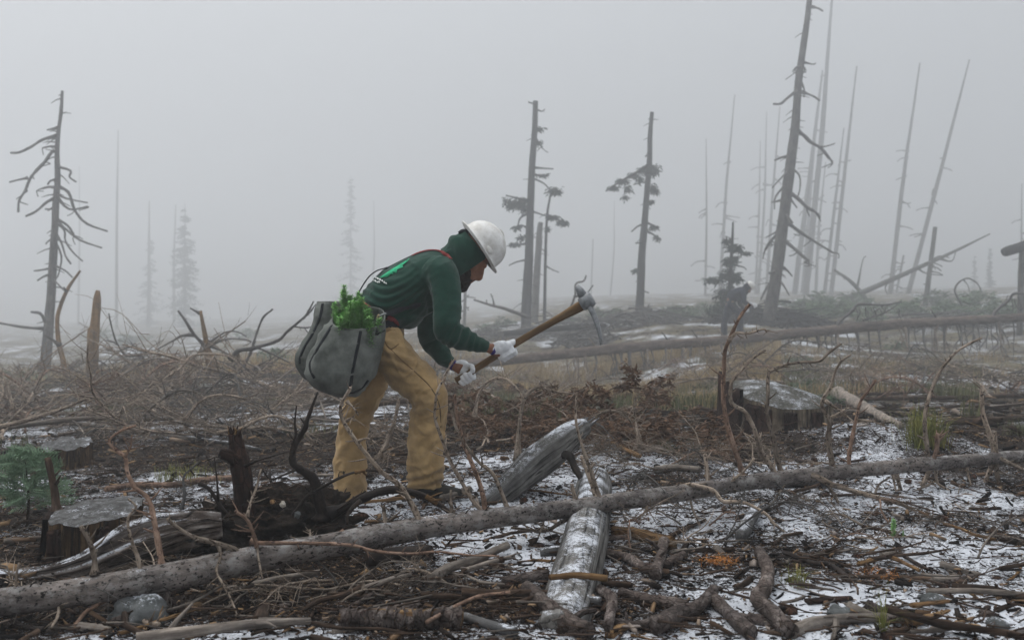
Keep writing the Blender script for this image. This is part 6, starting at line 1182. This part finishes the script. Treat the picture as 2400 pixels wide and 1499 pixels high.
for k, (u, s) in enumerate(LB):
    i = int(np.argmin(np.abs(1200 + q[:, 0] / q[:, 1] * FPX - u))); v = VH + (CAMH - q[i, 2]) / q[i, 1] * FPX; Y = q[i, 1] - .05; mb = MB()
    if s == 1:
        L = r_.uniform(55, 105); dx = r_.uniform(-8, 26); px = [(u, v + 8), (u + dx * .25 + r_.uniform(-4, 4), v + L * .4), (u + dx * .6, v + L * .75), (u + dx * 1.3, v + L * 1.1)]
        limb(mb, px, r_.choice([4, 5, 7] if k < 35 else [2.5, 3, 4]), 1.5, Y, r_.uniform(-.8, .3), 6, 3, k, True, 3)
        if r_.random() < .6: limb(mb, [px[1], (px[1][0] + r_.uniform(-18, 18), px[1][1] + 20), (px[1][0] + r_.uniform(-30, 30), px[1][1] + 45)], 4, 2, Y, -.2, 5, 1, k, False, 2)
    elif s == -1: limb(mb, [(u, v), (u - 8, v - 14), (u - 20, v - 30)], 5, 2, Y, 0, 6, 1, k)
    else:
        limb(mb, [(u, v), (u + 3, v - 18), (u + 35, v - 45), (u + 50, v - 60), (u + 110, v - 58), (u + 150, v - 66)], 9, 3, Y, .3, 6, 5, k); limb(mb, [(u + 60, v - 22), (u + 110, v - 40), (u + 145, v - 62)], 5, 2, Y, .2, 5, 3, k, False)
        for e in range(16): e0 = r_.uniform(30, 145); l_ = r_.uniform(8, 40); limb(mb, [(u + e0, v - 52 + r_.uniform(-6, 8)), (u + e0 + r_.uniform(-9, 9), v - 52 + l_ * .5), (u + e0 + r_.uniform(-14, 14), v - 52 + l_)], 2.2, 1.2, Y, r_.uniform(-.4, .6), 5, 2, k + e, False, 2)
    mb.build('branch', M['farbark' if k % 3 else 'branch'], t)
def log2(label, pix, mt='lowlog', cat='log'):
    q = cr(np.array([np.r_[P(u, v, far(y)), w / 2 / FPX * far(y)] for u, v, w, y in pix]), 8); mb = MB(); mb.tube(q[:, :3], q[:, 3], 14, True, .08, int(pix[0][0])); tag(mb.build('fallen_log', M[mt], None, q[len(q) // 2, :3]), label, cat)
log2('dark fallen log lying in the mist left of the planting bag', [(360, 893, 16, 16), (520, 884, 20, 16), (640, 886, 24, 15.6), (780, 900, 30, 15)], 'darkbark'); log2('thin pale log lying just before the dark log left of the bag', [(600, 912, 12, 12), (720, 918, 13, 11.8), (840, 930, 13, 11.5)], 'lowlog')
log2('low dark log lying behind the raised hoe handle', [(1180, 782, 14, 30), (1300, 770, 14, 30), (1420, 762, 12, 30)], 'darkbark'); log2('slim log lying behind the legs of the worker', [(880, 948, 10, 9), (960, 940, 11, 9.2), (1080, 946, 9, 9.4)], 'brown')
log2('thin brown log lying behind the small left stump', [(20, 1000, 12, 8), (140, 985, 13, 8.2), (250, 978, 10, 8.4)], 'greystick')
# ------------------------------------------------------------------ tangled brush: dead branches with side twigs
def brush_geo(seed, L=1.1, hgt_=.35, twigs=16, needles=0):
    r_ = random.Random(seed); st, nd = MB(), MB(); k = 9; t = np.linspace(0, 1, k); b1 = r_.uniform(-.25, .25)
    arch = r_.choice(['arch', 'flat', 'up']); z = {'arch': hgt_ * np.sin(t * 2.9), 'flat': .06 + .10 * hgt_ * np.sin(t * 5), 'up': hgt_ * t ** 1.4}[arch] + .02
    main = np.stack([t * L, b1 * L * np.sin(t * 2.6), z], -1) + np.array([[r_.uniform(-.012, .012) for _ in range(3)] for _ in t]); mr = np.linspace(.013, .004, k) * r_.uniform(.7, 1.2)
    q = cr(np.c_[main, mr], 3); st.tube(q[:, :3], q[:, 3], 6, True, .12, seed)
    def tw(p, d, l, r, depth):
        e1 = p + d * l * .5 + np.array([0, 0, r_.uniform(-.12, .12)]) * l; e2 = p + d * l + np.array([0, 0, r_.uniform(-.45, .3)]) * l; qq = cr([p, e1, e2], 3); st.tube(qq, np.linspace(r, r * .35, len(qq)), 4, False)
        if needles:
            for x in qq[1:]: sprigs(nd, x, (.035, .035, .025), needles, .05, r_.randrange(10 ** 6), .1)
        if depth:
            for _ in range(r_.choice([1, 2, 3])):
                f = r_.uniform(.3, .95); pp_ = p + (e2 - p) * f; a = r_.uniform(.5, 1.1) * r_.choice([-1, 1]); c_, s_ = math.cos(a), math.sin(a); d2 = np.array([d[0] * c_ - d[1] * s_, d[0] * s_ + d[1] * c_, d[2] + r_.uniform(-.4, .4)]); tw(pp_, d2, l * r_.uniform(.3, .6), r * .55, depth - 1)
    for j in range(twigs):
        i = r_.randrange(3, len(q) - 1); d0 = q[i, :3] - q[i - 1, :3]; d0 /= np.linalg.norm(d0); a = r_.uniform(.6, 1.25) * r_.choice([-1, 1]); c_, s_ = math.cos(a), math.sin(a)
        d = np.array([d0[0] * c_ - d0[1] * s_, d0[0] * s_ + d0[1] * c_, r_.uniform(-.35, .65)]); tw(q[i, :3], d / np.linalg.norm(d), L * r_.uniform(.12, .38), q[i, 3] * .55, 1)
    return st, nd
BP = []
for s in range(9):
    st, nd = brush_geo(100 + s, random.uniform(.8, 1.4), random.uniform(.18, .5), 15 + s); BP.append(mk_mesh('dead_brush', *st.arrays()))
NP = []
for s in range(4):
    st, nd = brush_geo(300 + s, random.uniform(.5, .9), random.uniform(.15, .4), 15, 4); NP.append((mk_mesh('stem', *st.arrays()), mk_mesh('needles', *nd.arrays()[:3], smooth=False)))
for k, me in enumerate(BP): me.materials.append(M[['branch', 'greystick', 'branch', 'farbark', 'redbark'][k % 5]])
for a, b_ in NP: a.materials.append(M['branch']); b_.materials.append(M['deadneedle'])
r_ = random.Random(21)
def scatter_brush(n, fu, fv, smin, smax, label, group, need=False):
    for k in range(n):
        u, v = fu(), fv(); g = G(u, v)
        if need:
            a, b_ = r_.choice(NP); lb_ = 'dead branch still holding brown needles ' + place_words(g[0], g[1]); o = thing('dead_fir_branch', lb_, 'branch', g, lb_.replace('branch', 'branches', 1)); put('stem', a, None, o); put('dead_needles', b_, None, o)
        else:
            o = put('dead_brush', r_.choice(BP), None, None, g); nm_ = o.data.materials[0].name.split('_')[0].replace('branch', 'brown'); nm_ = {'grey': 'pale grey', 'red': 'reddish'}.get(nm_, nm_); lb_ = nm_ + ' twiggy dead branch lying ' + place_words(g[0], g[1]); tag(o, lb_, 'brush', lb_.replace('branch lying', 'branches lying'))
        s = r_.uniform(smin, smax) * min(1.7, max(1, g[1] / 8.0)); o.scale = (s, s, s * r_.uniform(.65, 1.25)); o.rotation_euler = (r_.uniform(-.2, .2), r_.uniform(-.15, .1), r_.uniform(0, 6.28)); o.location.z += .01
scatter_brush(120, lambda: r_.uniform(-60, 780), lambda: 895 + 150 * r_.random() ** 1.3, .6, 1.25, 'grey brown dead branch with side twigs lying in the tangle left of the worker', 'dead branches tangled left of the worker')
scatter_brush(36, lambda: r_.uniform(780, 1460), lambda: 930 + 140 * r_.random(), .4, .8, 'bare dead branch lying in the brush behind the worker', 'dead branches behind the worker')
scatter_brush(24, lambda: r_.uniform(1080, 1480), lambda: 945 + 120 * r_.random(), .5, .95, 'dead branch still holding brown needles in the brush behind the propped log', 'brown needled branches behind the propped log', True)
scatter_brush(10, lambda: r_.uniform(1480, 1700), lambda: 985 + 85 * r_.random(), .4, .75, 'dead branch still holding brown needles in the litter left of the broad stump', 'brown needled branches left of the broad stump', True)
scatter_brush(52, lambda: r_.uniform(1850, 2440), lambda: 860 + 85 * r_.random(), .4, .9, 'bare dead branch lying on the open ground at right behind the broad stump', 'dead branches on the open ground at right')
scatter_brush(34, lambda: r_.uniform(1150, 1900), lambda: 862 + 60 * r_.random(), .5, 1.1, 'bare dead branch lying on the grassy ground below the long misty log', 'dead branches below the long misty log')
scatter_brush(24, lambda: r_.uniform(1450, 1760), lambda: 1060 + 60 * r_.random(), .25, .5, 'small dead twiggy branch lying in the litter above the fallen tree', 'small twiggy branches above the fallen tree')
scatter_brush(15, lambda: r_.uniform(60, 1250), lambda: 1380 + 70 * r_.random(), .22, .42, 'small dead twiggy branch lying in the dark litter below the fallen tree', 'small twiggy branches below the fallen tree')
scatter_brush(26, lambda: r_.uniform(1450, 2380), lambda: 1190 + 130 * r_.random(), .22, .45, 'small dead twiggy branch lying in the litter below the trunk at right', 'small twiggy branches below the trunk at right')
for (lab, px, w0, w1, Y) in [('arched dead branch curving like a hoop right of the knee of the worker', [(1112, 975), (1122, 925), (1145, 893), (1180, 886), (1208, 905), (1238, 952)], 8, 4, 6.2), ('twiggy dead branch arching to the right in the brush left of the propped log', [(1212, 1080), (1218, 985), (1232, 930), (1262, 906), (1300, 918), (1345, 922)], 12, 4, 5.9),
        ('dark curved branch arching over the tip of the propped log', [(1370, 1010), (1390, 985), (1420, 962), (1460, 968), (1480, 990)], 7, 4, 5.6), ('dark bent branch rising between the legs of the worker', [(880, 1080), (905, 1040), (925, 985), (935, 935)], 12, 7, 5.9), ('thin brown branch standing in the litter right of the propped log', [(1500, 1050), (1490, 990), (1484, 952)], 8, 5, 5.7),
        ('curving dead branch crossing the tangle left of the bag', [(430, 985), (470, 940), (520, 925), (590, 940), (650, 985)], 7, 4, 8), ('pale bleached branch standing at the left edge', [(30, 960), (18, 910), (0, 870), (-10, 845)], 9, 5, 9), ('long pale branch lying across the tangle at the left edge', [(-20, 1005), (60, 985), (140, 960), (200, 935)], 12, 6, 7.5), ('dark arching branch in the tangle above the charred snag', [(560, 1010), (600, 985), (650, 975), (700, 1000), (740, 1040)], 9, 5, 6.4)]:
    t = thing('dead_branch', lab, 'branch', P(*px[0], Y)); mb = MB(); qq = limb(mb, px, w0, w1, Y, r_.uniform(-.2, .2), 9, 6, int(px[0][0])); mb.build('main_stem', M['branch'], t); mb = MB()
    for j in range(16):
        i = r_.randrange(3, len(qq)); p = qq[i, :3]; d = np.array([r_.uniform(-1, 1), r_.uniform(-.7, .7), r_.uniform(-.5, .8)]); l = r_.uniform(.04, .22); mb.tube(cr([p, p + d * l * .5 + [0, 0, r_.uniform(-.02, .02)], p + d * l], 2), np.linspace(.0035, .0012, 5), 4)
    tag(mb.build('twigs', M['branch'], t), kind='stuff')

# ------------------------------------------------------------------ living plants
fs = thing('fir_sapling', 'small blue green fir sapling growing at the left edge above the cut stump', 'sapling', G(62, 1232)); base = W[fs.name]
mb = MB(); mb.tube(cr([base - [0, 0, .04], base + [.01, 0, .12], base + [-.005, 0, .30]], 4), np.linspace(.008, .003, 9), 7); mb.build('trunk', M['brown'], fs)
for k in range(24):
    z = .07 + .25 * (k / 24); a = k * 2.4; L = .20 * (1.15 - z / .36 * .75); d = np.array([math.cos(a), math.sin(a), .22 + z * .4]); mb = MB(); p0 = base + [0, 0, z]; q = cr([p0, p0 + d * L * .5 + [0, 0, .012], p0 + d * L - [0, 0, .006]], 4); mb.tube(q, np.linspace(.0028, .001, len(q)), 4)
    for j in range(3):
        for p in q[2:]:
            n_ = 8; rr = np.random.default_rng(k * 31 + j); dd = rr.normal(0, 1, (n_, 3)); dd += d * 1.0; dd[:, 2] += .25; dd /= np.linalg.norm(dd, axis=1)[:, None]; ss = np.cross(dd, rr.normal(0, 1, (n_, 3))); ss /= np.linalg.norm(ss, axis=1)[:, None]; pp_ = p + rr.normal(0, .012, (n_, 3)); l = .032; w = .0019; o = (np.arange(n_) * 4)[:, None]
            mb.add(np.stack([pp_ - ss * w, pp_ + ss * w, pp_ + dd * l + ss * w * .5, pp_ + dd * l - ss * w * .5], 1).reshape(-1, 3), (o + [0, 1, 2, 3]).reshape(-1, 4))
    mb.build('needle_branch', M['fir'], fs, smooth=False)
def blades(n, xs, ys_, L, w, seed, lean=.5):
    r = np.random.default_rng(seed); z = hgt(xs, ys_); a = r.random(n) * 6.283; l = L * (.5 + r.random(n)); ln = lean * r.random(n); s = np.stack([-np.sin(a), np.cos(a), 0 * a], -1) * w * .5; d = np.stack([np.cos(a), np.sin(a), 0 * a], -1)
    b0 = np.stack([xs, ys_, z - .01], -1); m1 = b0 + d * (l * ln * .3)[:, None] + np.array([0, 0, 1]) * (l * .6)[:, None]; e = b0 + d * (l * ln)[:, None] + np.array([0, 0, 1]) * (l * (1 - ln * .35))[:, None]
    o = (np.arange(n) * 5)[:, None]; V = np.stack([b0 - s, b0 + s, m1 + s * .8, m1 - s * .8, e], 1); return V.reshape(-1, 3), (o + [0, 1, 2, 3]).reshape(-1, 4), (o + [3, 2, 4]).reshape(-1, 3)
M['drygrass'] = plain('dry_tan_grass', (.24, .17, .085), (.42, .32, .18), 2.5, bstr=0); M['greengrass'] = plain('dull_green_grass', (.05, .065, .028), (.15, .145, .07), 3, bstr=0)
rg = np.random.default_rng(3)
def patch_grass(name, n, u0, u1, y0, y1, L, w, mt, seed, thr):
    L = L * 1.45; w = w * 1.5; y0, y1 = far(y0), far(y1); y = y0 + (y1 - y0) * rg.random(n * 3); u = u0 + (u1 - u0) * rg.random(n * 3); x = (u - 1200) / FPX * y; k = fbm(np.stack([x, y, 0 * x], -1) / 1.6, 3, seed) > thr; x, y = x[k][:n], y[k][:n]; mb = MB(); mb.add(*blades(len(x), x, y, L, w, seed)); o = mb.build(name, M[mt], smooth=False); tag(o, kind='stuff')
patch_grass('dry_grass', 20000, 1180, 1830, 14, 26, .20, .008, 'drygrass', 5, .05); patch_grass('dry_grass', 7000, 1480, 2450, 10, 24, .13, .007, 'drygrass', 6, .25)
patch_grass('green_grass', 16000, 1050, 2300, 8, 22, .12, .007, 'greengrass', 7, .1); patch_grass('green_grass', 6000, -100, 900, 8, 18, .07, .006, 'greengrass', 8, .2); patch_grass('dry_grass', 8000, -200, 1200, 16, 34, .20, .010, 'drygrass', 9, .15)
def tuft(label, u, v, n, L, w, mt, spread, name='grass_tuft', cat='grass tuft'):
    g = G(u, v); r = np.random.default_rng(int(u)); x = g[0] + r.normal(0, spread, n); y = g[1] + r.normal(0, spread, n); mb = MB(); mb.add(*blades(n, x, y, L, w, int(u), 1.0)); tag(mb.build(name, M[mt], None, g, smooth=False), label, cat)
M['yellowgrass'] = plain('yellow_green_grass', (.09, .12, .03), (.26, .24, .07), 14, bstr=0); M['young'] = plain('young_green_needles', (.03, .10, .03), (.07, .19, .06), 40, bstr=0)
tuft('bushy yellow green grass tuft behind the fallen tree at right', 2168, 1048, 420, .20, .0035, 'yellowgrass', .055); tuft('small pale grass tuft beside the big curved limb at lower right', 1868, 1378, 60, .07, .0022, 'yellowgrass', .018); tuft('few yellow grass blades at the bottom edge at right', 2070, 1494, 40, .13, .0022, 'yellowgrass', .003)
tuft('faded grass tuft at the right edge', 2385, 1020, 160, .11, .003, 'greengrass', .05); tuft('low green grass tuft between the left stumps', 425, 1120, 260, .08, .003, 'yellowgrass', .09); tuft('small grass clump below the broad stump', 1560, 1062, 120, .08, .003, 'greengrass', .06)
for (lab, u, v, hh) in [('small bright green seedling planted in the litter under the fallen tree at right', 2092, 1262, .12), ('tiny bright green sprig just right of the planted seedling', 2116, 1262, .05)]:
    g = G(u, v); o = put('planted_seedling', protos[0], M['young'], None, g); o.scale = (hh / .24 * .9,) * 2 + (hh / .24,); o.rotation_euler = (.1, -.25, 1); tag(o, lab, 'seedling')
for (lab, u, v, n, sp) in [('clump of bright orange dead needles in the litter right of the grey log', 1684, 1322, 260, .032), ('scatter of orange dead needles on the snow at lower right', 2050, 1352, 120, .045)]:
    g = G(u, v); mb = MB(); rr = np.random.default_rng(int(u)); p = g + rr.normal(0, 1, (n, 3)) * [sp, sp, .006] + [0, 0, .01]; d = rr.normal(0, 1, (n, 3)); d[:, 2] = np.abs(d[:, 2]) * .6; d /= np.linalg.norm(d, axis=1)[:, None]; s = np.cross(d, [0, 0, 1.0]); l, w = .022, .0012; o = (np.arange(n) * 4)[:, None]
    mb.add(np.stack([p - s * w, p + s * w, p + d * l + s * w, p + d * l - s * w], 1).reshape(-1, 3), (o + [0, 1, 2, 3]).reshape(-1, 4)); tag(mb.build('needle_clump', M['orange'], None, g, smooth=False), lab, 'needles')
